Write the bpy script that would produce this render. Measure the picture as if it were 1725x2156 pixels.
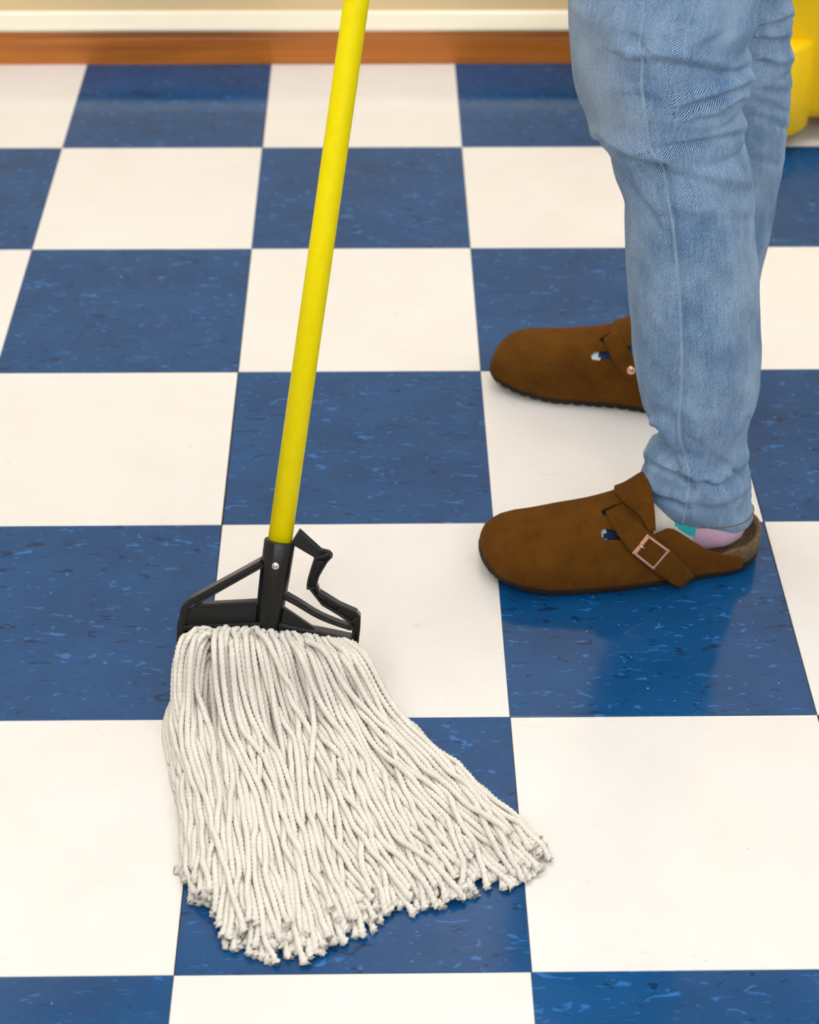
import bpy, bmesh, math, random
import numpy as np
from mathutils import Vector, Matrix, noise
from mathutils.bvhtree import BVHTree
from mathutils.geometry import tessellate_polygon

for o in list(bpy.data.objects):
    bpy.data.objects.remove(o)
SC = bpy.context.scene
COL = SC.collection

# ------------------------------------------------------------------ camera
CAM = np.array([-0.12487, -1.54086, 1.24661])
YAW, PITCH, ROLL, FPX = 0.019607, 0.673603, 0.0064815, 3718.0
_cy, _sy = math.cos(YAW), math.sin(YAW)
_f = np.array([_sy * math.cos(PITCH), _cy * math.cos(PITCH), -math.sin(PITCH)])
_r = np.array([_cy, -_sy, 0.0])
_u = np.cross(_r, _f)
_c, _s = math.cos(ROLL), math.sin(ROLL)
_r, _u = _c * _r + _s * _u, -_s * _r + _c * _u
cam_data = bpy.data.cameras.new('camera')
cam_data.sensor_fit = 'HORIZONTAL'
cam_data.sensor_width = 24.0
cam_data.lens = FPX / 1725.0 * 24.0
cam_data.dof.use_dof = True
cam_data.dof.focus_distance = 1.72
cam_data.dof.aperture_fstop = 5.0
cam_data.clip_start = 0.02
cam = bpy.data.objects.new('camera', cam_data)
COL.objects.link(cam)
cam.matrix_world = Matrix(((_r[0], _u[0], -_f[0], CAM[0]), (_r[1], _u[1], -_f[1], CAM[1]),
                           (_r[2], _u[2], -_f[2], CAM[2]), (0, 0, 0, 1)))
SC.camera = cam

# ------------------------------------------------------------------ light, exposure
world = bpy.data.worlds.new('world')
SC.world = world
world.use_nodes = True
world.node_tree.nodes['Background'].inputs[0].default_value = (1.0, 0.93, 0.84, 1)
world.node_tree.nodes['Background'].inputs[1].default_value = 0.15
LIGHT_STRENGTH = 9.1
LIGHT_COLOR = (0.905, 0.935, 1.0, 1)
LIGHT_SPOTS = [(-1.25, -2.40), (0.15, -2.40), (1.55, -2.40), (-1.25, 0.45), (0.15, 0.45), (1.55, 0.45)]
vs = SC.view_settings
vs.view_transform = 'Standard'
vs.look = 'None'
vs.gamma = 1.0
vs.use_curve_mapping = False
vs.exposure = -0.17

# ------------------------------------------------------------------ pixel helpers (1725 x 2156)
def ray(x, y):
    d = _f + _r * (x - 862.5) / FPX - _u * (y - 1078) / FPX
    return d / np.linalg.norm(d)
def on_z(x, y, z=0.0):
    d = ray(x, y); return CAM + d * (z - CAM[2]) / d[2]
def on_y(x, y, Y):
    d = ray(x, y); return CAM + d * (Y - CAM[1]) / d[1]
def on_plane(x, y, p, n):
    d = ray(x, y); return CAM + d * (np.dot(p - CAM, n) / np.dot(d, n))
def to_px(X):
    d = np.asarray(X, float) - CAM
    z = d @ _f
    return np.stack([862.5 + FPX * (d @ _r) / z, 1078 - FPX * (d @ _u) / z], -1)
def hit(bvh, x, y, fallback=None):
    h = bvh.ray_cast(Vector(CAM), Vector(ray(x, y)))
    if h[0] is None:
        return fallback
    return np.array(h[0]), np.array(h[1])

# ------------------------------------------------------------------ object helpers
def link(name, mesh, mat=None, parent=None):
    o = bpy.data.objects.new(name, mesh)
    COL.objects.link(o)
    if mat is not None and mesh is not None and len(mesh.materials) == 0:
        mesh.materials.append(mat)
    if parent is not None:
        o.parent = parent
        o.matrix_parent_inverse = parent.matrix_world.inverted()
    return o
def empty(name, loc, label, cat, group=None):
    o = bpy.data.objects.new(name, None)
    COL.objects.link(o)
    o.empty_display_size = 0.05
    o.matrix_world = Matrix.Translation(Vector(loc))
    o['label'] = label; o['category'] = cat
    if group: o['group'] = group
    return o
def structure(o):
    o['kind'] = 'structure'
    return o
def grid_mesh(name, P, wrap=False, uv=None, smooth=True, cap=False):
    """P (rows, cols, 3) -> mesh; wrap closes columns"""
    R_, C_ = P.shape[:2]
    v = P.reshape(-1, 3)
    i = np.arange(R_ - 1)[:, None]
    cc = C_ if wrap else C_ - 1
    j = np.arange(cc)[None, :]
    j2 = (j + 1) % C_
    f = np.stack([i * C_ + j, i * C_ + j2, (i + 1) * C_ + j2, (i + 1) * C_ + j], -1).reshape(-1, 4)
    me = bpy.data.meshes.new(name)
    fl = f.tolist()
    if cap:
        fl.append(list(range(C_))[::-1]); fl.append([(R_ - 1) * C_ + k for k in range(C_)])
    me.from_pydata(v.tolist(), [], fl)
    if uv is not None:
        lay = me.uv_layers.new(name='UVMap')
        UV = uv.reshape(-1, 2)
        idx = np.array([l.vertex_index for l in me.loops])
        d = UV[idx].copy()
        if wrap:      # unwrap the seam column
            per = uv[:, -1, 0] + (uv[:, 1, 0] - uv[:, 0, 0])
            nl = len(f) * 4
            q = np.arange(nl)
            face = q // 4; corner = q % 4
            last = (face % cc) == (C_ - 1)
            m = last & ((corner == 1) | (corner == 2))
            rows = idx[:nl] // C_
            d[:nl][m, 0] = per[rows[m]]
        lay.data.foreach_set('uv', d.astype(np.float32).ravel())
    if smooth:
        me.polygons.foreach_set('use_smooth', np.ones(len(me.polygons), bool))
    me.update()
    return me
def bm_mesh(name, bm, smooth=False):
    me = bpy.data.meshes.new(name)
    bmesh.ops.recalc_face_normals(bm, faces=bm.faces[:])
    bm.to_mesh(me); bm.free()
    if smooth:
        me.polygons.foreach_set('use_smooth', np.ones(len(me.polygons), bool))
    return me
def bm_box(bm, lo, hi, bev=0.0):
    vs_ = [bm.verts.new((x, y, z)) for z in (lo[2], hi[2]) for y in (lo[1], hi[1]) for x in (lo[0], hi[0])]
    F = [(0, 2, 3, 1), (4, 5, 7, 6), (0, 1, 5, 4), (2, 6, 7, 3), (0, 4, 6, 2), (1, 3, 7, 5)]
    fs = [bm.faces.new([vs_[k] for k in q]) for q in F]
    if bev:
        es = set(e for f in fs for e in f.edges)
        bmesh.ops.bevel(bm, geom=list(es), offset=bev, segments=2, affect='EDGES', profile=0.5)
def bm_prism(bm, pts, n, d0, d1):
    """polygon pts (k,3) extruded along n from d0 to d1"""
    a = [bm.verts.new(Vector(p + n * d0)) for p in pts]
    b = [bm.verts.new(Vector(p + n * d1)) for p in pts]
    k = len(pts)
    tri = tessellate_polygon([[Vector(p) for p in pts]])
    for t in tri:
        try:
            bm.faces.new([a[q] for q in t][::-1]); bm.faces.new([b[q] for q in t])
        except ValueError:
            pass
    for q in range(k):
        bm.faces.new([a[q], a[(q + 1) % k], b[(q + 1) % k], b[q]])
def bm_bar(bm, pts, n, width, d0, d1):
    """mitred flat bar of rectangular section along pts lying in a plane of normal n; width may vary"""
    pts = np.asarray(pts, float); k = len(pts)
    w = np.full(k, width) if np.isscalar(width) else np.asarray(width)
    rings = []
    for q in range(k):
        a = pts[min(q + 1, k - 1)] - pts[q]; b = pts[q] - pts[max(q - 1, 0)]
        if q == 0: b = a
        if q == k - 1: a = b
        a = a / np.linalg.norm(a); b = b / np.linalg.norm(b)
        t = (a + b) / np.linalg.norm(a + b)
        side = np.cross(n, t); side /= np.linalg.norm(side)
        m = w[q] / 2 / max(0.5, math.sqrt((1 + np.dot(a, b)) / 2))
        rings.append([bm.verts.new(Vector(pts[q] + side * s * m + n * d)) for s, d in ((-1, d0), (1, d0), (1, d1), (-1, d1))])
    for q in range(k - 1):
        for j in range(4):
            bm.faces.new([rings[q][j], rings[q][(j + 1) % 4], rings[q + 1][(j + 1) % 4], rings[q + 1][j]])
    bm.faces.new(rings[0][::-1]); bm.faces.new(rings[-1])
def frames(P):
    """parallel transport frames along polyline P (k,3)"""
    T = np.gradient(P, axis=0); T /= np.linalg.norm(T, axis=1)[:, None] + 1e-12
    N = np.zeros_like(P)
    a = np.cross(T[0], [0, 0, 1.0])
    if np.linalg.norm(a) < 1e-3: a = np.cross(T[0], [1.0, 0, 0])
    N[0] = a / np.linalg.norm(a)
    for i in range(1, len(P)):
        a = N[i - 1] - T[i] * np.dot(N[i - 1], T[i])
        N[i] = a / (np.linalg.norm(a) + 1e-12)
    return T, N, np.cross(T, N)
def tube_mesh(name, P, rad, seg=12, cap=True):
    P = np.asarray(P, float)
    T, N, B = frames(P)
    rad = np.full(len(P), rad) if np.isscalar(rad) else np.asarray(rad)
    a = np.linspace(0, 2 * math.pi, seg, endpoint=False)
    G = P[:, None] + rad[:, None, None] * (np.cos(a)[None, :, None] * N[:, None] + np.sin(a)[None, :, None] * B[:, None])
    return grid_mesh(name, G, wrap=True, cap=cap)
def smooth_line(pts, n):
    """Catmull-Rom through pts, n samples equally spaced"""
    p = np.asarray(pts, float)
    q = np.vstack([2 * p[0] - p[1], p, 2 * p[-1] - p[-2]])
    out = []
    for i in range(1, len(q) - 2):
        for t in np.linspace(0, 1, 12, endpoint=False):
            a, b, c, d = q[i - 1], q[i], q[i + 1], q[i + 2]
            out.append(0.5 * (2 * b + (c - a) * t + (2 * a - 5 * b + 4 * c - d) * t * t + (3 * b - a - 3 * c + d) * t ** 3))
    out.append(p[-1])
    out = np.array(out)
    s = np.concatenate([[0], np.cumsum(np.linalg.norm(np.diff(out, axis=0), axis=1))])
    w = np.linspace(0, s[-1], n)
    return np.stack([np.interp(w, s, out[:, k]) for k in range(out.shape[1])], 1)
def seg_dist(px, poly):
    """distance and signed side (positive = below/right of the line as drawn left to right) of points to polyline"""
    best = np.full(len(px), 1e9); sgn = np.zeros(len(px))
    for a, b in zip(poly[:-1], poly[1:]):
        ab = b - a; L = np.dot(ab, ab)
        t = np.clip(((px - a) @ ab) / L, 0, 1)
        d = px - (a + t[:, None] * ab)
        dist = np.linalg.norm(d, axis=1)
        cr = ab[0] * d[:, 1] - ab[1] * d[:, 0]
        m = dist < best
        best[m] = dist[m]; sgn[m] = np.sign(cr[m])
    return best, sgn
def in_poly(px, poly):
    x, y = px[:, 0], px[:, 1]
    c = np.zeros(len(px), bool); k = len(poly)
    for i in range(k):
        x1, y1 = poly[i]; x2, y2 = poly[(i + 1) % k]
        m = ((y1 > y) != (y2 > y)) & (x < (x2 - x1) * (y - y1) / (y2 - y1 + 1e-12) + x1)
        c ^= m
    return c

# ------------------------------------------------------------------ materials
class NT:
    def __init__(self, name):
        self.m = bpy.data.materials.new(name)
        self.m.use_nodes = True
        self.t = self.m.node_tree
        self.b = self.t.nodes['Principled BSDF']
    def n(self, kind, **kw):
        nd = self.t.nodes.new(kind)
        for k, v in kw.items():
            if k.startswith('i_'):
                nd.inputs[k[2:].replace('_', ' ')].default_value = v
            else:
                setattr(nd, k, v)
        return nd
    def l(self, a, b):
        self.t.links.new(a, b)
    def math(self, op, a, b=None, c=None):
        nd = self.n('ShaderNodeMath', operation=op)
        for k, x in enumerate((a, b, c)):
            if x is None: continue
            if isinstance(x, (int, float)): nd.inputs[k].default_value = x
            else: self.l(x, nd.inputs[k])
        return nd.outputs[0]
    def mix(self, fac, a, b, mode='MIX'):
        nd = self.n('ShaderNodeMix', data_type='RGBA', blend_type=mode)
        for k, x in ((0, fac), (6, a), (7, b)):
            if isinstance(x, (int, float)): nd.inputs[k].default_value = x
            elif isinstance(x, tuple): nd.inputs[k].default_value = x
            else: self.l(x, nd.inputs[k])
        return nd.outputs[2]
    def ramp(self, fac, stops, interp='LINEAR'):
        nd = self.n('ShaderNodeValToRGB')
        nd.color_ramp.interpolation = interp
        e = nd.color_ramp.elements
        while len(e) < len(stops): e.new(0.5)
        for k, (p, c) in enumerate(stops):
            e[k].position = p; e[k].color = c if len(c) == 4 else (*c, 1)
        self.l(fac, nd.inputs[0])
        return nd.outputs[0]
    def noise(self, vec, scale, detail=2.0, rough=0.5, dist=0.0):
        nd = self.n('ShaderNodeTexNoise')
        nd.inputs['Scale'].default_value = scale; nd.inputs['Detail'].default_value = detail
        nd.inputs['Roughness'].default_value = rough; nd.inputs['Distortion'].default_value = dist
        if vec is not None: self.l(vec, nd.inputs['Vector'])
        return nd.outputs[0]
    def mapping(self, vec, scale=(1, 1, 1), rot=(0, 0, 0), loc=(0, 0, 0)):
        nd = self.n('ShaderNodeMapping')
        nd.inputs['Scale'].default_value = scale; nd.inputs['Rotation'].default_value = rot
        nd.inputs['Location'].default_value = loc
        self.l(vec, nd.inputs['Vector'])
        return nd.outputs[0]
    def bump(self, h, strength, dist, normal=None):
        nd = self.n('ShaderNodeBump')
        nd.inputs['Strength'].default_value = strength; nd.inputs['Distance'].default_value = dist
        self.l(h, nd.inputs['Height'])
        if normal is not None: self.l(normal, nd.inputs['Normal'])
        return nd.outputs[0]
    def set(self, **kw):
        for k, v in kw.items():
            s = self.b.inputs[k.replace('_', ' ')]
            if isinstance(v, (int, float, tuple)): s.default_value = v
            else: self.l(v, s)
        return self
def simple(name, col, rough=0.5, spec=0.5, metal=0.0, **kw):
    t = NT(name)
    t.set(Base_Color=(*col, 1), Roughness=rough, Metallic=metal)
    t.b.inputs['Specular IOR Level'].default_value = spec
    return t.m

def mat_tile(blue):
    t = NT('blue_vinyl_tile' if blue else 'cream_vinyl_tile')
    tc = t.n('ShaderNodeTexCoord'); oi = t.n('ShaderNodeObjectInfo')
    off = t.n('ShaderNodeVectorMath', operation='MULTIPLY_ADD')
    comb = t.n('ShaderNodeCombineXYZ')
    t.l(oi.outputs['Random'], comb.inputs[0]); t.l(oi.outputs['Random'], comb.inputs[1]); t.l(oi.outputs['Random'], comb.inputs[2])
    t.l(comb.outputs[0], off.inputs[0]); off.inputs[1].default_value = (37.0, 91.0, 53.0)
    t.l(tc.outputs['Object'], off.inputs[2])
    v = off.outputs[0]
    if blue:
        base = t.ramp(t.noise(t.mapping(v, (1, 1.6, 1)), 9, 4, 0.6), [(0.3, (0.0035, 0.056, 0.17)), (0.7, (0.005, 0.076, 0.225))])
        f1 = t.noise(t.mapping(v, (50, 125, 50)), 1.0, 1.2, 0.5, 1.2)
        m1 = t.ramp(f1, [(0.655, (0, 0, 0)), (0.70, (1, 1, 1))])
        f2 = t.noise(t.mapping(v, (42, 120, 42), loc=(9, 4, 2)), 1.0, 1.5, 0.5, 1.0)
        m2 = t.ramp(f2, [(0.655, (0, 0, 0)), (0.71, (1, 1, 1))])
        f3 = t.noise(t.mapping(v, (22, 210, 40), rot=(0, 0, 0.2), loc=(3, 8, 1)), 1.0, 2.0, 0.6, 2.0)
        m3 = t.ramp(f3, [(0.68, (0, 0, 0)), (0.72, (1, 1, 1))])
        col = t.mix(m2, base, (0.004, 0.028, 0.085, 1))
        col = t.mix(t.math('MULTIPLY', m1, 0.6), col, (0.035, 0.19, 0.52, 1))
        col = t.mix(t.math('MULTIPLY', m3, 0.38), col, (0.05, 0.22, 0.52, 1))
        specks = t.ramp(t.noise(t.mapping(v, (330, 330, 330)), 1.0, 0, 0.5), [(0.885, (0, 0, 0)), (0.90, (1, 1, 1))])
        col = t.mix(specks, col, (0.5, 0.52, 0.5, 1))
    else:
        base = t.ramp(t.noise(v, 11, 4, 0.6), [(0.25, (0.80, 0.765, 0.715)), (0.75, (0.84, 0.812, 0.772))])
        m1 = t.ramp(t.noise(t.mapping(v, (26, 60, 26), rot=(0, 0, 0.3)), 1.0, 3, 0.6, 1.5), [(0.66, (0, 0, 0)), (0.78, (1, 1, 1))])
        m2 = t.ramp(t.noise(t.mapping(v, (300, 300, 300)), 1.0, 0, 0.5), [(0.875, (0, 0, 0)), (0.90, (1, 1, 1))])
        col = t.mix(t.math('MULTIPLY', m1, 0.35), base, (0.66, 0.59, 0.48, 1))
        col = t.mix(t.math('MULTIPLY', m2, 0.6), col, (0.22, 0.17, 0.12, 1))
    rn = t.noise(v, 30, 3, 0.6)
    t.set(Base_Color=col, Roughness=t.math('MULTIPLY_ADD', rn, 0.10, 0.06),
          Normal=t.bump(t.noise(v, 14, 2, 0.5), 0.05, 0.003))
    t.b.inputs['IOR'].default_value = 1.44
    return t.m
M_BLUE, M_CREAM = mat_tile(True), mat_tile(False)
M_GROUT = simple('dark_joint', (0.03, 0.028, 0.026), 0.8)
def mat_wall():
    t = NT('beige_wall_paint')
    tc = t.n('ShaderNodeTexCoord')
    n = t.noise(tc.outputs['Object'], 160, 2, 0.5)
    t.set(Base_Color=(0.90, 0.685, 0.375, 1), Roughness=0.55, Normal=t.bump(n, 0.12, 0.002))
    return t.m
M_WALL = mat_wall()
M_SIDEWALL = simple('off_white_wall_paint', (0.82, 0.79, 0.73), 0.6)
M_CEIL = simple('ceiling_white', (0.85, 0.84, 0.81), 0.9)
M_TRIM = simple('cream_gloss_trim', (0.93, 0.86, 0.66), 0.22)
def mat_wood():
    t = NT('varnished_brown_wood')
    tc = t.n('ShaderNodeTexCoord')
    v = t.mapping(tc.outputs['Object'], (3, 40, 60))
    n = t.noise(v, 1.0, 5, 0.6, 0.6)
    t.set(Base_Color=t.ramp(n, [(0.3, (0.42, 0.120, 0.011)), (0.7, (0.68, 0.225, 0.024))]), Roughness=0.35,
          Normal=t.bump(n, 0.1, 0.001))
    return t.m
M_WOOD = mat_wood()
def mat_yellow_handle():
    t = NT('yellow_fibreglass')
    tc = t.n('ShaderNodeTexCoord')
    n = t.noise(t.mapping(tc.outputs['Object'], (120, 120, 4)), 1.0, 3, 0.6)
    t.set(Base_Color=t.ramp(n, [(0.3, (0.92, 0.745, 0.0)), (0.7, (0.96, 0.80, 0.001))]), Roughness=0.45)
    t.b.inputs['Specular IOR Level'].default_value = 0.12
    return t.m
M_HANDLE = mat_yellow_handle()
M_BUCKET = simple('yellow_bucket_plastic', (0.95, 0.62, 0.001), 0.45, 0.3)
M_BLACK = simple('black_plastic', (0.0055, 0.0052, 0.005), 0.30, 0.38)
M_STEEL = simple('bright_steel', (0.75, 0.75, 0.74), 0.2, 0.5, 1.0)
M_RUBBER = simple('grey_rubber', (0.06, 0.06, 0.06), 0.7)
M_COPPER = simple('antique_copper', (0.78, 0.44, 0.32), 0.24, 0.5, 1.0)
M_DARKHOLE = simple('dark_hole', (0.01, 0.005, 0.002), 0.9)
def mat_yarn():
    t = NT('cotton_yarn')
    tc = t.n('ShaderNodeTexCoord'); oi = t.n('ShaderNodeObjectInfo')
    n = t.noise(tc.outputs['Object'], 55, 3, 0.6)
    fz = t.noise(tc.outputs['Object'], 1600, 2, 0.7)
    sp = t.ramp(t.noise(tc.outputs['Object'], 420, 0, 0.5), [(0.83, (0, 0, 0)), (0.86, (1, 1, 1))])
    col = t.ramp(n, [(0.3, (0.80, 0.745, 0.645)), (0.7, (0.86, 0.815, 0.73))])
    col = t.mix(t.math('MULTIPLY', oi.outputs['Random'], 0.3), col, (0.80, 0.745, 0.64, 1))
    col = t.mix(t.math('MULTIPLY', sp, 0.6), col, (0.35, 0.26, 0.16, 1))
    t.set(Base_Color=col, Roughness=0.95, Normal=t.bump(fz, 0.45, 0.0006))
    t.b.inputs['Specular IOR Level'].default_value = 0.1
    t.b.inputs['Sheen Weight'].default_value = 0.08
    return t.m
M_YARN = mat_yarn()
def mat_denim(fade):
    t = NT('washed_denim' + ('_seam' if fade else ''))
    uvn = t.n('ShaderNodeUVMap'); uvn.uv_map = 'UVMap'
    uv = uvn.outputs[0]
    sep = t.n('ShaderNodeSeparateXYZ'); t.l(uv, sep.inputs[0])
    u, v = sep.outputs[0], sep.outputs[1]
    warpn = t.noise(uv, 420, 2, 0.6)
    # twill diagonal lines
    ph = t.math('ADD', t.math('MULTIPLY', u, -3700.0), t.math('MULTIPLY', v, 2900.0))
    ph = t.math('ADD', ph, t.math('MULTIPLY', warpn, 5.0))
    tw = t.math('MULTIPLY_ADD', t.math('SINE', ph), 0.5, 0.5)
    grain = t.noise(t.mapping(uv, (1500, 1500, 1)), 1.0, 2, 0.7)
    slub = t.noise(t.mapping(uv, (520, 28, 1)), 1.0, 3, 0.65)
    big = t.noise(t.mapping(uv, (26, 16, 1)), 1.0, 4, 0.6)
    h = t.math('ADD', t.math('MULTIPLY_ADD', tw, 0.78, -0.13), t.math('MULTIPLY', grain, 0.62))
    h = t.math('ADD', h, t.math('MULTIPLY_ADD', slub, 0.30, -0.15))
    h = t.math('ADD', h, t.math('MULTIPLY_ADD', big, 0.55, -0.275))
    col = t.ramp(h, [(0.26, (0.004, 0.032, 0.105)), (0.53, (0.052, 0.190, 0.410)), (0.70, (0.150, 0.345, 0.62)), (0.92, (0.64, 0.80, 0.95))])
    if fade: col = t.mix(0.35, col, (0.42, 0.52, 0.62, 1))
    # worn pale thigh and knee fronts
    geo = t.n('ShaderNodeTexCoord')
    att = t.n('ShaderNodeAttribute'); att.attribute_name = 'wear'
    col = t.mix(t.math('MULTIPLY', att.outputs['Fac'], 0.42), col, t.mix(h, (0.20, 0.25, 0.29, 1), (0.52, 0.55, 0.55, 1)))
    t.set(Base_Color=col, Roughness=0.85, Normal=t.bump(h, 0.35, 0.0008))
    t.b.inputs['Specular IOR Level'].default_value = 0.2
    return t.m
M_DENIM, M_DENIM_SEAM = mat_denim(False), mat_denim(True)
M_THREAD = simple('orange_brown_thread', (0.22, 0.10, 0.015), 0.7)
def mat_suede():
    t = NT('brown_suede')
    tc = t.n('ShaderNodeTexCoord')
    a = t.noise(tc.outputs['Object'], 34, 6, 0.68, 0.4)
    b = t.noise(tc.outputs['Object'], 900, 2, 0.7)
    sp = t.ramp(t.noise(tc.outputs['Object'], 230, 1, 0.5), [(0.76, (0, 0, 0)), (0.82, (1, 1, 1))])
    col = t.ramp(a, [(0.3, (0.062, 0.021, 0.0018)), (0.7, (0.135, 0.050, 0.0045))])
    col = t.mix(t.math('MULTIPLY_ADD', b, 0.7, -0.1), col, (0.165, 0.068, 0.010, 1))
    col = t.mix(t.math('MULTIPLY', sp, 0.25), col, (0.36, 0.24, 0.13, 1))
    t.set(Base_Color=col, Roughness=0.95, Normal=t.bump(b, 0.4, 0.0008))
    t.b.inputs['Specular IOR Level'].default_value = 0.1
    t.b.inputs['Sheen Weight'].default_value = 0.05
    t.b.inputs['Sheen Tint'].default_value = (0.7, 0.45, 0.25, 1)
    return t.m
M_SUEDE = mat_suede()
def mat_cork():
    t = NT('cork_suede_footbed')
    tc = t.n('ShaderNodeTexCoord')
    a = t.noise(tc.outputs['Object'], 240, 4, 0.7)
    t.set(Base_Color=t.ramp(a, [(0.3, (0.075, 0.045, 0.018)), (0.7, (0.20, 0.135, 0.062))]), Roughness=0.95,
          Normal=t.bump(a, 0.5, 0.001))
    return t.m
M_CORK = mat_cork()
M_OUTSOLE = simple('dark_brown_outsole', (0.022, 0.013, 0.008), 0.75, 0.3)
def mat_sock(name, col):
    t = NT(name)
    tc = t.n('ShaderNodeTexCoord')
    a = t.noise(t.mapping(tc.outputs['Object'], (900, 900, 500)), 1.0, 2, 0.6)
    t.set(Base_Color=t.mix(a, (*[c * 0.88 for c in col], 1), (*[min(1, c * 1.08) for c in col], 1)), Roughness=0.95,
          Normal=t.bump(a, 0.3, 0.0006))
    return t.m
M_SOCK = [mat_sock('sock_cream', (0.80, 0.74, 0.64)), mat_sock('sock_lilac', (0.62, 0.42, 0.56)),
          mat_sock('sock_blue', (0.01, 0.15, 0.42)), mat_sock('sock_teal', (0.02, 0.48, 0.52)),
          mat_sock('sock_navy', (0.012, 0.03, 0.08)), mat_sock('sock_pale_grey', (0.62, 0.68, 0.76))]

# ------------------------------------------------------------------ room
T = 0.3048
WALL_Y = 1.2125
X0, X1, Y0 = -9 * T + 0.02, 8 * T, -10 * T
CEIL_Z = 2.62
bm = bmesh.new(); bm_box(bm, (X0, Y0, -0.06), (X1, WALL_Y + 0.03, -0.0024))
floor = structure(link('floor', bm_mesh('floor', bm), M_GROUT))
rng = random.Random(4)
def tile_mesh(name, w, d, mat):
    bm = bmesh.new()
    bm_box(bm, (-w / 2, -d / 2, -0.0030), (w / 2, d / 2, 0.0))
    es = [e for e in bm.edges if all(v.co.z > -0.001 for v in e.verts)]
    bmesh.ops.bevel(bm, geom=es, offset=0.0005, segments=1, affect='EDGES')
    me = bm_mesh(name, bm); me.materials.append(mat)
    return me
GAP = 0.0007
full = [tile_mesh('tile', T - GAP, T - GAP, m) for m in (M_BLUE, M_CREAM)]
jt = [3]                      # tile rows counted from the origin towards the wall
last = WALL_Y - 3 * T
cut = [tile_mesh('tile', T - GAP, last - GAP, m) for m in (M_BLUE, M_CREAM)]
for i in range(-8, 8):
    for j in range(-10, 4):
        blue = (i + j) % 2 == 1           # tile (0..T, 0..T) is cream
        k = 0 if blue else 1
        me = cut[k] if j == 3 else full[k]
        o = link('tile', me, None, floor)
        yy = (j + 0.5) * T if j < 3 else 3 * T + last / 2
        o.location = ((i + 0.5) * T + rng.uniform(-.0006, .0006), yy + rng.uniform(-.0006, .0006), rng.uniform(-.00015, .00015))
        o.rotation_euler = (0, 0, rng.uniform(-.001, .001))
def wall(name, lo, hi, mat):
    bm = bmesh.new(); bm_box(bm, lo, hi)
    return structure(link(name, bm_mesh(name, bm), mat))
wall('wall_back', (X0 - .1, WALL_Y + 0.012, -0.06), (X1 + .1, WALL_Y + 0.13, CEIL_Z), M_WALL)
wall('wall_left', (X0 - .1, Y0, -0.06), (X0, WALL_Y + 0.012, CEIL_Z), M_SIDEWALL)
wall('wall_right', (X1, Y0, -0.06), (X1 + .1, WALL_Y + 0.012, CEIL_Z), M_SIDEWALL)
wall('wall_front', (X0 - .1, Y0 - .1, -0.06), (X1 + .1, Y0, CEIL_Z), M_SIDEWALL)
wall('ceiling', (X0 - .1, Y0 - .1, CEIL_Z), (X1 + .1, WALL_Y + .13, CEIL_Z + .1), M_CEIL)
def profile_run(name, prof, mat, x0, x1):
    """prof: (offset from the wall plane towards the room, z) swept along x on the back wall"""
    P = np.array([[[x, WALL_Y - a + 0.012, z] for a, z in prof] for x in np.linspace(x0, x1, 12)])
    me = grid_mesh(name, P, smooth=False, cap=True)
    return structure(link(name, me, mat))
profile_run('baseboard_back', [(0.0, 0.0), (0.012, 0.0), (0.012, 0.043), (0.0105, 0.0465), (0.0105, 0.052), (0.008, 0.0575), (0.0, 0.0585)], M_WOOD, X0, X1)
arc = [(0.0, 0.0590), (0.0175, 0.0590), (0.0192, 0.0606), (0.0196, 0.0630), (0.0180, 0.0660), (0.0130, 0.0735), (0.0075, 0.0815), (0.0045, 0.0855), (0.0015, 0.0875), (0.0, 0.0878)]
trim = profile_run('trim_1', arc, M_TRIM, X0, X1)
trim.data.polygons.foreach_set('use_smooth', np.ones(len(trim.data.polygons), bool))

# ceiling lights
M_LAMP = NT('lamp_diffuser')
M_LAMP.set(Base_Color=(0.9, 0.9, 0.88, 1), Emission_Color=LIGHT_COLOR, Emission_Strength=LIGHT_STRENGTH)
M_LAMP = M_LAMP.m
M_FIX = simple('white_enamel', (0.85, 0.85, 0.83), 0.4)
order = ['front left', 'front middle', 'front right', 'rear left', 'rear middle', 'rear right']
for k, (x, y) in enumerate(LIGHT_SPOTS):
    t = empty('ceiling_light', (x, y, CEIL_Z), 'white recessed fluorescent ceiling panel light, %s of six' % order[k], 'ceiling light', 'ceiling panel lights')
    bm = bmesh.new()
    for lo, hi in (((-.33, -.63, -.03), (.33, -.60, -.0005)), ((-.33, .60, -.03), (.33, .63, -.0005)),
                   ((-.33, -.60, -.03), (-.30, .60, -.0005)), ((.30, -.60, -.03), (.33, .60, -.0005))):
        bm_box(bm, (lo[0] + x, lo[1] + y, lo[2] + CEIL_Z), (hi[0] + x, hi[1] + y, hi[2] + CEIL_Z))
    link('frame', bm_mesh('frame', bm), M_FIX, t)
    bm = bmesh.new(); bm_box(bm, (x - .30, y - .60, CEIL_Z - .02), (x + .30, y + .60, CEIL_Z - .012))
    link('diffuser', bm_mesh('diffuser', bm), M_LAMP, t)

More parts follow.
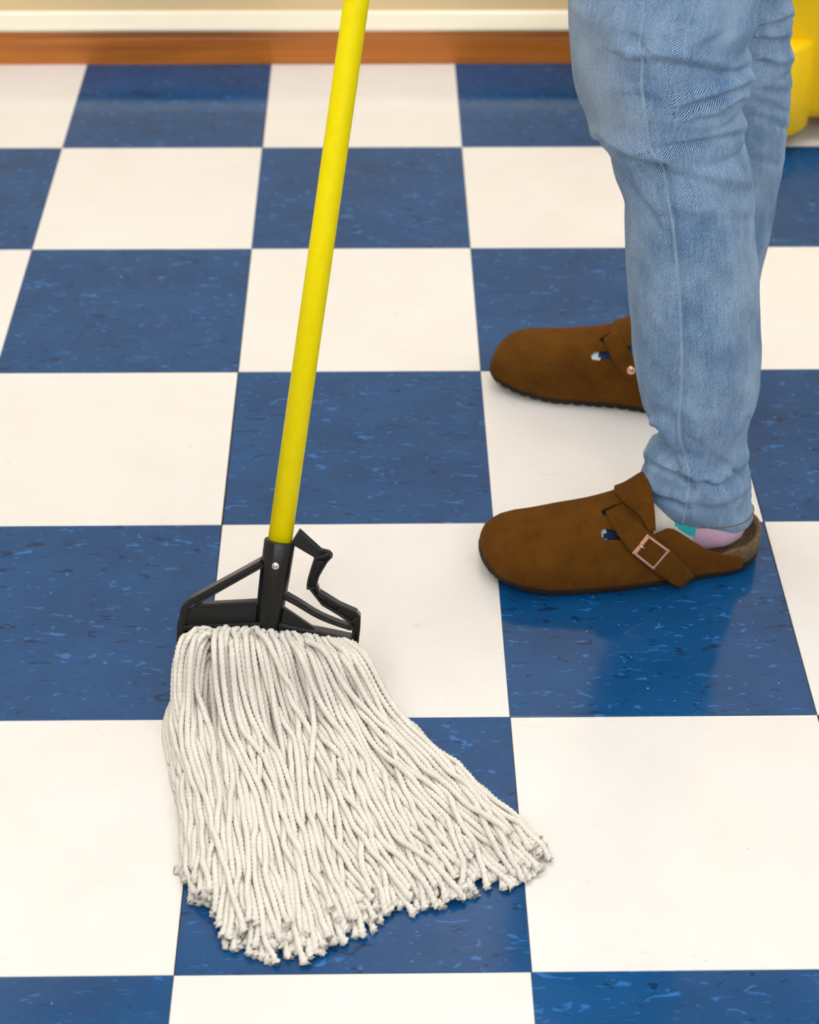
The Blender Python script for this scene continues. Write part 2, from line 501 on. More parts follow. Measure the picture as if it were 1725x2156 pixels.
# ------------------------------------------------------------------ mop bucket behind the legs
BX0, BX1, BYF, BYB = 0.325, 0.745, 0.922, 1.155
bucket = empty('mop_bucket', ((BX0 + BX1) / 2, (BYF + BYB) / 2, 0), 'yellow plastic mop bucket standing by the wall behind the jeans', 'mop bucket')
def rrect(x0, x1, y0, y1, r, n=10):
    pts = []
    for cx, cy, a0 in ((x1 - r, y0 + r, -90), (x1 - r, y1 - r, 0), (x0 + r, y1 - r, 90), (x0 + r, y0 + r, 180)):
        for a in np.linspace(a0, a0 + 90, n):
            pts.append((cx + r * math.cos(math.radians(a)), cy + r * math.sin(math.radians(a))))
    return np.array(pts)
rows = []
for z, g in ((0.046, -0.030), (0.040, -0.012), (0.044, -0.002), (0.06, 0.002), (0.20, 0.012), (0.33, 0.022), (0.345, 0.034), (0.36, 0.036), (0.365, 0.030), (0.36, 0.024), (0.20, 0.006), (0.07, -0.006), (0.06, -0.02)):
    q = rrect(BX0 - g, BX1 + g, BYF - g, BYB + min(g, 0.03), 0.11 + g)
    rows.append(np.column_stack([q, np.full(len(q), z)]))
link('tub', grid_mesh('tub', np.array(rows), wrap=True, cap=True), M_BUCKET, bucket)
# raised front panel with rounded upper corners
cols = []
for x in np.concatenate([np.linspace(0.345, 0.500, 14), np.linspace(0.503, 0.5255, 14)]):
    e_ = max(0.0, (x - 0.5035) / 0.022, (0.367 - x) / 0.022)
    zt_ = 0.150 + 0.022 * math.sqrt(max(0.0, 1 - e_ * e_))
    yf = 0.868 + 0.046 * max(0.0, (x - 0.468) / 0.0575) ** 1.7 - 0.10 * max(0.0, 0.42 - x) * -1
    ez = 0.006 * max(0.0, (x - 0.515) / 0.0105) ** 2
    z0_ = 0.032
    cols.append([(x, BYF + .03, z0_), (x, yf + .004 + ez, z0_), (x, yf + ez, z0_ + .005), (x, yf + .004 + ez, (z0_ + zt_) / 2), (x, yf + .008 + ez, zt_ - .006), (x, yf + .012 + ez, zt_), (x, BYF + .03, zt_ + .004)])
link('front_panel', grid_mesh('front_panel', np.array(cols), wrap=True, cap=True), M_BUCKET, bucket)
for x, y in ((BX0 + .09, BYF + .125), (BX1 - .11, BYF + .125), (BX0 + .09, BYB - .06), (BX1 - .11, BYB - .06)):
    w = link('caster', tube_mesh('caster', [(x - .011, y, .021), (x - .009, y, .021), (x + .009, y, .021), (x + .011, y, .021)], [.017, .021, .021, .017], 20), M_RUBBER, bucket)
    bm = bmesh.new(); bm_box(bm, (x - .016, y - .012, .03), (x + .016, y + .012, .046), .002)
    link('fork', bm_mesh('fork', bm), M_STEEL, w)
# side-press wringer resting on the rim
bm = bmesh.new()
pts = [np.array(p) for p in ((BX1 - .17, 0, .30), (BX1 + .035, 0, .33), (BX1 + .03, 0, .62), (BX1 - .20, 0, .62))]
bm_prism(bm, [p + np.array([0, BYF + .05, 0]) for p in pts], np.array([0, 1.0, 0]), 0, 0.17)
link('wringer', bm_mesh('wringer', bm), M_BUCKET, bucket)
link('wringer_handle', tube_mesh('wringer_handle', [(BX1 - .08, BYF + .04, .5), (BX1 - .08, BYF + .03, .78), (BX1 - .08, BYF + .03, .95)], .013, 12), M_BUCKET, bucket)

# ------------------------------------------------------------------ mop
E_AX = np.array([0.1541, 0.4408, 0.8843]); E_AX /= np.linalg.norm(E_AX)
A0 = np.array([-0.2232, -0.1895, 0.1556])                   # handle axis point near the socket mouth
LAT = np.array([1.0, 0, 0]) - E_AX[0] * E_AX; LAT /= np.linalg.norm(LAT)
NRM = np.cross(LAT, E_AX)                                   # towards the camera
mop = empty('mop', (-0.25, -0.26, 0.0), 'string mop with yellow handle and black clamp, cream yarn spread on the floor', 'mop')
def cp(x, y): return on_plane(x, y, A0, NRM)
def cpl(*pts): return np.array([cp(*p) for p in pts])
handle = link('handle', tube_mesh('handle', [A0 - E_AX * 0.055, A0 + E_AX * 0.3, A0 + E_AX * 1.30, A0 + E_AX * 1.3045, A0 + E_AX * 1.306], [0.0119, 0.0119, 0.0119, 0.011, 0.006], 40), M_HANDLE, mop)
# clamp frame
bm = bmesh.new()
def ring_tube(bm, P, rad, seg=32, inner=None):
    T_, N_, B_ = frames(np.array(P)); rs = []
    for p, r_, n_, b_ in zip(P, rad, N_, B_):
        rs.append([bm.verts.new(Vector(p + r_ * (math.cos(a) * n_ + math.sin(a) * b_))) for a in np.linspace(0, 2 * math.pi, seg, endpoint=False)])
    for q in range(len(rs) - 1):
        for j in range(seg):
            f = bm.faces.new([rs[q][j], rs[q][(j + 1) % seg], rs[q + 1][(j + 1) % seg], rs[q + 1][j]]); f.smooth = True
    return rs
top = -0.018; bot = -0.118
rs = ring_tube(bm, [A0 + E_AX * v for v in (top - .022, top, top, top - .0012, top - .04, bot, bot)], [0.0121, 0.0123, 0.0146, 0.0155, 0.0150, 0.0128, 0.002])
c1 = 0.0105
# left triangle: diagonal arm, corner, post; recessed web and ledge
bm_bar(bm, cpl((552, 1181), (405, 1263), (390, 1279), (383, 1312), (382, 1348)), NRM, [.0050, .0062, .0070, .0075, .0080], -c1, c1 * .75)
bm_bar(bm, cpl((556, 1187), (412, 1268)), NRM, .0022, -c1, c1 * .95)
bm_prism(bm, cpl((415, 1272), (552, 1262), (552, 1335), (385, 1345), (388, 1290)), NRM, -.0025, .0025)
bm_bar(bm, cpl((415, 1273), (552, 1266)), NRM, .0035, -c1 * .6, c1 * .6)
bm_bar(bm, cpl((386, 1316), (552, 1309)), NRM, .0045, -c1, c1 * 1.1)
bm_bar(bm, cpl((384, 1338), (560, 1330), (596, 1336), (742, 1352)), NRM, .011, -c1, c1 * .9)
# right side: upper curved strut, gusset, lower strut
up = smooth_line([(598, 1252), (630, 1270), (668, 1293), (705, 1309), (741, 1321)], 12)
bm_bar(bm, np.array([cp(*p) for p in up]), NRM, np.linspace(.0062, .0045, 12), -c1 * .8, c1 * .55)
bm_bar(bm, np.array([cp(p[0], p[1] - 1) for p in up]), NRM, .0018, -c1 * .8, c1 * .8)
bm_prism(bm, cpl((597, 1276), (668, 1324), (590, 1318)), NRM, -.003, .003)
lo = smooth_line([(588, 1314), (625, 1322), (690, 1333), (741, 1343)], 10)
bm_bar(bm, np.array([cp(*p) for p in lo]), NRM, np.linspace(.007, .0045, 10), -c1, c1 * .8)
bm_bar(bm, np.array([cp(p[0], p[1] - 3) for p in lo]), NRM, .0018, -c1, c1 * 1.0)
frame = link('clamp_frame', bm_mesh('clamp_frame', bm), M_BLACK, mop)
bv = frame.modifiers.new('bevel', 'BEVEL'); bv.width = 0.0006; bv.segments = 2; bv.limit_method = 'ANGLE'; bv.angle_limit = 0.7
# screw
scp = A0 + E_AX * -0.041 + NRM * 0.0138
sc_ = scp - LAT * 0.0004
screw = link('screw', tube_mesh('screw', [sc_ - NRM * .002, sc_ + NRM * .0012, sc_ + NRM * .002, sc_ + NRM * .0021, sc_ + NRM * .0012], [.0038, .0038, .0031, .0017, .0013], 20), M_STEEL, frame)
# gate lever
bm = bmesh.new()
outl = [(631, 1115), (677, 1157), (694, 1161), (701, 1169), (690, 1181), (681, 1196), (673, 1210), (668, 1227), (674, 1243), (716, 1269), (752, 1285), (760, 1295), (759, 1318), (755, 1353),
        (744, 1351), (741, 1320), (733, 1306), (713, 1292), (678, 1271), (660, 1248), (646, 1230), (648, 1219), (656, 1192), (663, 1172), (621, 1147), (616, 1139)]
LEV = NRM * 0.001
op = np.array([cp(*p) for p in outl]) + LEV
bm_prism(bm, op, NRM, -.0085, -.0015)
loop = np.array([cp(*p) for p in outl[2:24]]) + LEV
ctr = [(p + q) / 2 for p, q in zip(loop[:-1], loop[1:])]
closed = np.vstack([loop, loop[:1]])
def inset(poly, d):
    k = len(poly); out = []
    for q in range(k):
        a = poly[q] - poly[q - 1]; b = poly[(q + 1) % k] - poly[q]
        a = a / np.linalg.norm(a); b = b / np.linalg.norm(b)
        na = np.cross(NRM, a); nb = np.cross(NRM, b)
        m = na + nb; m /= np.linalg.norm(m)
        out.append(poly[q] - m * d / max(0.5, np.dot(m, na)))
    return np.array(out)
for sgn in (1, -1):
    ins = inset(loop, sgn * 0.0011)
    area = lambda P_: abs(sum(np.dot(np.cross(P_[q], P_[(q + 1) % len(P_)]), NRM) for q in range(len(P_))))
    if area(ins) < area(loop): break
ins = np.vstack([ins, ins[:1]])
bm_bar(bm, ins, NRM, .0024, -.0085, .0066)
for a, b in (((660, 1178), (682, 1181)), ((646, 1236), (672, 1236)), ((708, 1288), (722, 1272)), ((738, 1307), (758, 1296)), ((668, 1248), (682, 1258))):
    bm_bar(bm, cpl(a, b) + LEV, NRM, .0020, -.008, .0058)
bm_prism(bm, cpl((631, 1115), (677, 1157), (672, 1175), (663, 1172), (621, 1147), (616, 1139)) + LEV, NRM, -.0085, .0045)
lever = link('gate_lever', bm_mesh('gate_lever', bm), M_BLACK, mop)
bv = lever.modifiers.new('bevel', 'BEVEL'); bv.width = 0.0005; bv.segments = 2; bv.limit_method = 'ANGLE'; bv.angle_limit = 0.7
pv = cp(675, 1171)
link('pivot_pin', tube_mesh('pivot_pin', [pv - NRM * .006, pv + NRM * .0062, pv + NRM * .0068], [.0026, .0026, .0018], 18), M_BLACK, lever)

# yarn: strands laid along guide lines read from the photograph, then settled (gravity, floor, contact)
YR = 0.0031
GUIDES = [
    (0.00, [(440, 1336), (400, 1316), (362, 1352), (364, 1430), (398, 1530), (424, 1640), (430, 1750), (430, 1862)]),
    (0.12, [(452, 1336), (426, 1306), (388, 1352), (390, 1440), (424, 1560), (450, 1680), (460, 1790), (466, 1885)]),
    (0.22, [(468, 1336), (455, 1303), (432, 1360), (436, 1460), (455, 1590), (476, 1730), (494, 1860), (503, 1985)]),
    (0.32, [(490, 1336), (480, 1302), (470, 1370), (480, 1480), (503, 1600), (525, 1730), (552, 1870), (572, 2005)]),
    (0.42, [(515, 1336), (512, 1304), (520, 1380), (540, 1480), (568, 1600), (595, 1730), (630, 1870), (655, 1990)]),
    (0.50, [(540, 1336), (545, 1312), (568, 1385), (598, 1485), (630, 1600), (660, 1720), (705, 1850), (735, 1962)]),
    (0.60, [(580, 1338), (590, 1322), (635, 1400), (672, 1495), (708, 1600), (745, 1710), (792, 1820), (825, 1915)]),
    (0.70, [(620, 1343), (635, 1336), (690, 1410), (732, 1505), (775, 1605), (820, 1705), (875, 1800), (922, 1888)]),
    (0.81, [(660, 1348), (680, 1344), (738, 1415), (785, 1500), (838, 1595), (890, 1685), (948, 1775), (998, 1862)]),
    (0.88, [(685, 1350), (716, 1348), (782, 1416), (832, 1498), (892, 1588), (955, 1675), (1030, 1758), (1095, 1845)]),
    (1.00, [(720, 1352), (764, 1360), (816, 1424), (860, 1490), (926, 1566), (1008, 1643), (1090, 1718), (1172, 1800)])]
# single strands lying loose on top
LOOSE = [
    [(512, 1334), (512, 1306), (519, 1363), (520, 1414), (537, 1461), (565, 1500), (587, 1544), (600, 1600), (625, 1700), (660, 1800), (700, 1900)],
    [(470, 1334), (457, 1308), (440, 1358), (448, 1397), (465, 1447), (476, 1486), (501, 1522), (520, 1580), (540, 1680), (560, 1800), (590, 1960)],
    [(480, 1334), (472, 1309), (459, 1363), (465, 1414), (476, 1453), (500, 1500), (530, 1560), (560, 1650), (590, 1760), (615, 1880), (640, 1985)],
    [(498, 1334), (492, 1318), (484, 1397), (484, 1436), (498, 1475), (537, 1505), (556, 1536), (565, 1572), (579, 1614), (610, 1720), (650, 1850), (690, 1940)],
    [(535, 1336), (530, 1312), (570, 1341), (604, 1372), (632, 1400), (640, 1447), (632, 1530), (634, 1600), (650, 1700), (690, 1800), (740, 1900)],
    [(610, 1342), (622, 1338), (655, 1385), (668, 1475), (654, 1516), (651, 1558), (662, 1600), (682, 1656), (720, 1760), (770, 1870)],
    [(640, 1345), (655, 1340), (718, 1372), (765, 1408), (800, 1450), (850, 1510), (915, 1585), (1000, 1660), (1070, 1740)],
    [(560, 1338), (566, 1318), (600, 1370), (650, 1440), (672, 1520), (720, 1600), (735, 1690), (800, 1780), (870, 1850)],
    [(445, 1336), (425, 1312), (395, 1350), (385, 1440), (402, 1540), (440, 1620), (452, 1720), (480, 1800), (520, 1930)],
    [(600, 1340), (612, 1332), (660, 1390), (720, 1460), (775, 1560), (790, 1640), (850, 1730), (940, 1810), (985, 1850)]]
GT = np.array([g[0] for g in GUIDES])
NS = 62
GC = np.array([smooth_line(g[1], NS) for g in GUIDES])
LC = [smooth_line(g, NS) for g in LOOSE]
HS = [0, .05, .10, .17, .30, .45, .60, .75, .88, 1.0]
HZ = [.050, .076, .087, .082, .064, .052, .044, .036, .028, .019]
def settle_yarn(n_str=240, iters=180, seed=11):
    rg = np.random.default_rng(seed)
    layers = 6
    tt = np.concatenate([(np.arange(n_str // layers) + rg.uniform(.1, .9, n_str // layers)) / (n_str // layers) for _ in range(layers)])
    ll = np.repeat((np.arange(layers) + 0.6) / layers, n_str // layers)
    keep = ~((ll > .62) & (tt > .17) & (tt < .27))
    tt, ll = tt[keep], ll[keep]
    n_main = len(tt)
    tt = np.concatenate([tt, np.full(len(LC), .4)]); ll = np.concatenate([ll, np.full(len(LC), 1.0)])
    S = len(tt)
    NG = 13
    gph = rg.uniform(0, 1, (NG + 1, 2)); gfr = rg.uniform(.7, 1.4, NG + 1)
    s = np.linspace(0, 1, NS)
    X = np.zeros((S, NS, 3))
    for k in range(S):
        t0 = tt[k]
        ease = np.clip(s / .9, 0, 1)
        wob = (0.026 + 0.022 * ll[k]) * np.sin(2 * math.pi * (s * rg.uniform(.6, 1.3) + rg.uniform(0, 1))) * np.minimum(1, s * 3) + rg.normal(0, .022) * s
        wob += 0.006 * np.sin(2 * math.pi * (s * rg.uniform(2.0, 3.6) + rg.uniform(0, 1))) * np.minimum(1, s * 3)
        gi = min(NG - 1, int(t0 * NG)); gc = (gi + .5) / NG
        wob = wob * .75 + 0.020 * np.sin(2 * math.pi * (s * gfr[gi] + gph[gi, 0])) * np.minimum(1, s * 3)
        wob += (gc - t0) * 0.50 * ll[k] * np.sin(math.pi * np.clip(s * 1.15 - .1, 0, 1)) ** 1.5
        tq = np.abs(t0 + wob)
        tq = np.clip(np.where(tq > 1, 2 - tq, tq), 0, 1)
        P = np.zeros((NS, 2))
        for a in range(2):
            j = np.clip(np.searchsorted(GT, tq) - 1, 0, len(GT) - 2)
            w = (tq - GT[j]) / (GT[j + 1] - GT[j])
            i = np.arange(NS)
            P[:, a] = GC[j, i, a] * (1 - w) + GC[j + 1, i, a] * w
        if k >= n_main: P = LC[k - n_main].copy()
        ln = rg.uniform(-.10, .02) if k < n_main else 0                 # length variation
        if ln < 0:
            q = np.clip(s * (1 + ln), 0, 1) * (NS - 1)
            P = np.stack([np.interp(q, np.arange(NS), P[:, a]) for a in range(2)], 1)
        hz = np.interp(s, HS, HZ) + (0.012 * np.minimum(1, s * 6) if k >= n_main else 0)
        lift = 1.0 - .16 * max(0, t0 - .45) / .55
        z = YR + (hz * lift - YR) * (0.10 + .90 * ll[k]) + rg.normal(0, .0008, 1)
        z[:4] = np.linspace(.046, z[4], 5)[:4]
        for i in range(NS):
            X[k, i] = on_z(P[i, 0], P[i, 1], hz[i] * lift)
        X[k, :, 2] = z
        X[k, 0] = cp(P[0, 0], P[0, 1] + 2) + NRM * (0.004 + .006 * ll[k]) 
        # even spacing
        d = np.concatenate([[0], np.cumsum(np.linalg.norm(np.diff(X[k], axis=0), axis=1))])
        q = np.linspace(0, d[-1], NS)
        X[k] = np.stack([np.interp(q, d, X[k, :, a]) for a in range(3)], 1)
    tgt = X.copy()
    rest = np.linalg.norm(np.diff(X, axis=1), axis=2).mean(1)[:, None]
    fixed = X[:, :2].copy()
    n = S * NS
    sid = np.repeat(np.arange(S), NS); nid = np.tile(np.arange(NS), S)
    cell = 2 * YR * 1.25
    offs = [(a, b, c) for a in (-1, 0, 1) for b in (-1, 0, 1) for c in (-1, 0, 1) if (a, b, c) > (0, 0, 0)]
    V = np.zeros_like(X)
    pi = pj = None
    # clamp bars as obstacles: points lying on the front of the frame
    bar = np.array([cp(x, y) for x, y in [(384 + 8 * q, 1326 + 0.06 * 8 * q) for q in range(46)]])
    for it in range(iters):
        if it % 3 == 0:
            F = X.reshape(-1, 3)
            c = np.floor((F - F.min(0)) / cell).astype(np.int64) + 1
            D = c.max(0) + 3
            key = (c[:, 0] * D[1] + c[:, 1]) * D[2] + c[:, 2]
            od = np.argsort(key, kind='stable'); ks = key[od]
            A_, B_ = [], []
            lo = np.searchsorted(ks, key, 'left'); hi = np.searchsorted(ks, key, 'right')
            for q in range(int((hi - lo).max())):
                m = np.nonzero(lo + q < hi)[0]
                j = od[lo[m] + q]; mm = j > m
                A_.append(m[mm]); B_.append(j[mm])
            for o3 in offs:
                kk = key + (o3[0] * D[1] + o3[1]) * D[2] + o3[2]
                lo = np.searchsorted(ks, kk, 'left'); hi = np.searchsorted(ks, kk, 'right')
                mx = int((hi - lo).max())
                for q in range(mx):
                    m = np.nonzero(lo + q < hi)[0]
                    A_.append(m); B_.append(od[lo[m] + q])
            pi = np.concatenate(A_); pj = np.concatenate(B_)
            ok = (sid[pi] != sid[pj])
            pi, pj = pi[ok], pj[ok]
        # motion
        g = 0.00022 if it < iters * .8 else 0.0001
        V *= 0.80
        X = X + V
        old = X - V
        X[:, :, 2] -= g
        pull = 0.024 if it < iters * .7 else 0.008
        X[:, :, :2] += (tgt[:, :, :2] - X[:, :, :2]) * pull
        X[:, :14, 2] += (tgt[:, :14, 2] - X[:, :14, 2]) * (0.10 * np.linspace(1, .1, 14))[None]
        # bending: pull towards neighbours' midpoint
        mid = (X[:, :-2] + X[:, 2:]) / 2
        X[:, 1:-1] += (mid - X[:, 1:-1]) * 0.22
        mid = (X[:, :-6] + X[:, 6:]) / 2
        X[:, 3:-3] += (mid - X[:, 3:-3]) * 0.012
        for rep in range(2):
            for par in (0, 1):
                a = X[:, par:-1:2]; b = X[:, par + 1::2]
                m = min(a.shape[1], b.shape[1]); a, b = a[:, :m], b[:, :m]
                d = b - a; L = np.linalg.norm(d, axis=2, keepdims=True) + 1e-9
                cor = d * (0.5 * (1 - rest[:, :, None] / L))
                a += cor; b -= cor
            F = X.reshape(-1, 3)
            d = F[pj] - F[pi]; L = np.linalg.norm(d, axis=1) + 1e-9
            m = L < 2 * YR * 0.97
            if m.any():
                a, b = pi[m], pj[m]
                cor = d[m] * (0.5 * (1 - 2 * YR * 0.97 / L[m]))[:, None] * 0.5
                for ax in range(3):
                    F[:, ax] += np.bincount(a, cor[:, ax], n) - np.bincount(b, cor[:, ax], n)
            X = F.reshape(S, NS, 3)
            X[:, :, 2] = np.maximum(X[:, :, 2], YR)
            # stay in front of the clamp plane near the jaw
            dn = (X[:, 1:12] - A0) @ NRM
            push = np.maximum(0, 0.012 - dn) * (X[:, 1:12, 2] > 0.02)
            X[:, 1:12] += push[:, :, None] * NRM * .5
            X[:, :2] = fixed
        V = X - old
        vl = np.linalg.norm(V, axis=2, keepdims=True)
        V *= np.minimum(1, 0.0015 / (vl + 1e-9))
    return X, ll
YARN, YLAYER = settle_yarn()
def yarn_mesh(P, seed):
    rg = np.random.default_rng(seed)
    n = int(np.linalg.norm(np.diff(P, axis=0), axis=1).sum() / 0.0023)
    Q = smooth_line(P, n)
    T_, N_, B_ = frames(Q)
    seg = 9
    a = np.arange(seg) / seg * 2 * math.pi
    d = np.arange(n) * 0.0023
    twist = d / 0.0125 * 2 * math.pi * 0.9 + rg.uniform(0, 6)
    rad = YR * (1 + 0.05 * np.sin(d * 90 + rg.uniform(0, 6)) + rg.normal(0, .02, n))
    lob = np.full(n, 0.155)
    fl = np.array([1.02, 1.12, 1.28, 1.42, 1.36]) * rg.uniform(.92, 1.12)
    rad[-5:] *= fl; lob[-5:] = [0.16, .2, .26, .32, .34]
    rr = rad[:, None] * (1 - lob[:, None] * 0.5 + lob[:, None] * np.cos(3 * a)[None])
    ang = a[None] + twist[:, None]
    G = Q[:, None] + rr[..., None] * (np.cos(ang)[..., None] * N_[:, None] + np.sin(ang)[..., None] * B_[:, None])
    G[-1] += T_[-1] * (rg.normal(0, .0012, seg)[:, None])
    G[:, :, 2] = np.maximum(G[:, :, 2], 0.0004)
    return grid_mesh('yarn_strand', G, wrap=True, cap=True)
for k in range(len(YARN)):
    link('yarn_strand', yarn_mesh(YARN[k], k), M_YARN, mop)
# cloth headband gripped in the jaw
bm = bmesh.new()
bm_prism(bm, cpl((386, 1336), (748, 1350), (742, 1372), (392, 1362)), NRM, -.009, .004)
link('headband', bm_mesh('headband', bm), M_YARN, mop)

# ------------------------------------------------------------------ person: jeans and socks
SEG = 256
person = empty('person', (0.2, 0.08, 0.0), 'person in light blue jeans and brown clogs, facing left, seen below the hips', 'person')
def pchip(x, xp, yp):
    """smooth monotone-ish interpolation"""
    xp = np.asarray(xp, float); yp = np.asarray(yp, float)
    h = np.diff(xp); d = np.diff(yp) / h
    m = np.zeros(len(xp))
    for k in range(1, len(xp) - 1):
        if d[k - 1] * d[k] > 0:
            w1 = 2 * h[k] + h[k - 1]; w2 = h[k] + 2 * h[k - 1]
            m[k] = (w1 + w2) / (w1 / d[k - 1] + w2 / d[k])
    m[0], m[-1] = d[0], d[-1]
    j = np.clip(np.searchsorted(xp, x) - 1, 0, len(h) - 1)
    t = (x - xp[j]) / h[j]
    return ((1 + 2 * t) * (1 - t) ** 2 * yp[j] + t * (1 - t) ** 2 * h[j] * m[j] + t * t * (3 - 2 * t) * yp[j + 1] + t * t * (t - 1) * h[j] * m[j + 1])

SEAM = [(1355, 2), (1352, 50), (1347, 95), (1353, 128), (1351, 160), (1352, 190), (1356, 220), (1361, 255), (1365, 290), (1374, 322), (1398, 350), (1399, 365), (1404, 400), (1411, 440), (1418, 480), (1424, 540), (1429, 600), (1434, 680), (1436, 760), (1434, 830), (1430, 880), (1432, 920), (1442, 960), (1452, 1000), (1449, 1040), (1443, 1075), (1437, 1102)]
NEAR_FRONT = [(0, 1197), (50, 1198), (100, 1201), (150, 1206), (190, 1213), (230, 1228), (265, 1240), (290, 1255), (305, 1269), (322, 1281), (345, 1288), (370, 1295), (400, 1307), (440, 1316),
              (500, 1317), (600, 1322), (680, 1328), (740, 1333), (800, 1342), (850, 1353), (885, 1370), (910, 1386), (922, 1384), (945, 1368), (965, 1359), (985, 1357), (1000, 1352), (1020, 1349), (1050, 1350), (1075, 1356), (1092, 1360)]
NEAR_BACK = [(0, 1593), (25, 1589), (55, 1578), (80, 1568), (105, 1575), (140, 1582), (170, 1579), (190, 1571), (210, 1556), (225, 1559), (250, 1569), (268, 1567), (283, 1560), (300, 1569), (330, 1577), (380, 1582), (402, 1585),
             (480, 1589), (560, 1596), (600, 1598), (680, 1600), (740, 1601), (790, 1598), (830, 1592), (860, 1583), (890, 1575), (920, 1572), (950, 1571), (970, 1575), (1000, 1581), (1030, 1581), (1050, 1581), (1070, 1586), (1092, 1584)]
# (polyline, overhang amplitude, valley amplitude, width px)
NEAR_FOLDS = [
    ([(1262, 300), (1290, 318), (1330, 334), (1370, 341), (1396, 348)], 6.0, 8.0, 20),
    ([(1398, 350), (1455, 378), (1520, 391), (1588, 402)], 2.2, 2.6, 22),
    ([(1376, 311), (1443, 304), (1500, 294), (1572, 279)], 4.0, 4.5, 18),
    ([(1440, 230), (1492, 212), (1540, 194), (1578, 178)], 5.0, 6.5, 17),
    ([(1462, 251), (1517, 243), (1562, 214)], 3.0, 3.0, 14),
    ([(1346, 125), (1395, 129), (1460, 138), (1517, 153), (1556, 152), (1584, 139)], 3.6, 4.5, 19),
    ([(1460, 106), (1540, 58), (1596, 15)], 3.0, 4.0, 20),
    ([(1283, 19), (1321, 64), (1347, 86)], 2.0, 2.2, 22),
    ([(1300, 115), (1325, 126), (1350, 129)], 1.6, 2.0, 14),
    ([(1280, 322), (1315, 370), (1350, 421), (1381, 457)], 2.6, 3.4, 17),
    ([(1421, 452), (1492, 466), (1590, 458)], 1.6, 1.8, 24),
    ([(1330, 200), (1352, 205), (1390, 214)], 1.5, 1.8, 16),
    ([(1385, 905), (1412, 952), (1450, 1005)], 6.5, 7.5, 16),
    ([(1357, 968), (1400, 990), (1448, 1010)], 3.8, 5.0, 13),
    ([(1350, 1016), (1381, 1045), (1440, 1063)], 3.4, 4.4, 13),
    ([(1578, 884), (1549, 938), (1541, 984)], 2.0, 3.0, 14),
    ([(1452, 1000), (1504, 1027), (1535, 1015), (1583, 966)], 4.4, 5.2, 16),
    ([(1470, 930), (1510, 962), (1540, 985)], 1.8, 2.0, 18),
    ([(1440, 880), (1400, 865), (1360, 868)], 1.2, 1.4, 16),
    ([(1455, 1060), (1510, 1070), (1582, 1040)], 1.6, 2.0, 14)]
FAR_FRONT = [(-20, 1380), (100, 1380), (200, 1392), (300, 1410), (420, 1440), (560, 1460), (640, 1458), (700, 1442), (740, 1432), (790, 1428)]
FAR_BACK = [(-20, 1664), (10, 1669), (25, 1670), (45, 1665), (65, 1663), (83, 1661), (98, 1666), (112, 1668), (128, 1663), (140, 1663), (160, 1665), (185, 1663), (230, 1661), (262, 1657), (290, 1653), (350, 1644), (440, 1630), (520, 1614), (585, 1598), (640, 1588), (700, 1588), (740, 1590), (790, 1590)]
FAR_FOLDS = [([(1600, 58), (1640, 48), (1670, 36)], 3.5, 4.5, 13), ([(1600, 80), (1630, 86), (1665, 82)], 2.6, 3.4, 11),
             ([(1605, 128), (1640, 138), (1668, 132)], 2.6, 3.4, 11), ([(1605, 186), (1650, 192), (1668, 186)], 2.0, 2.4, 12),
             ([(1600, 246), (1655, 267)], 2.4, 2.8, 14), ([(1585, 330), (1650, 350)], 1.2, 1.6, 18), ([(1585, 210), (1640, 225)], 1.5, 1.8, 13)]
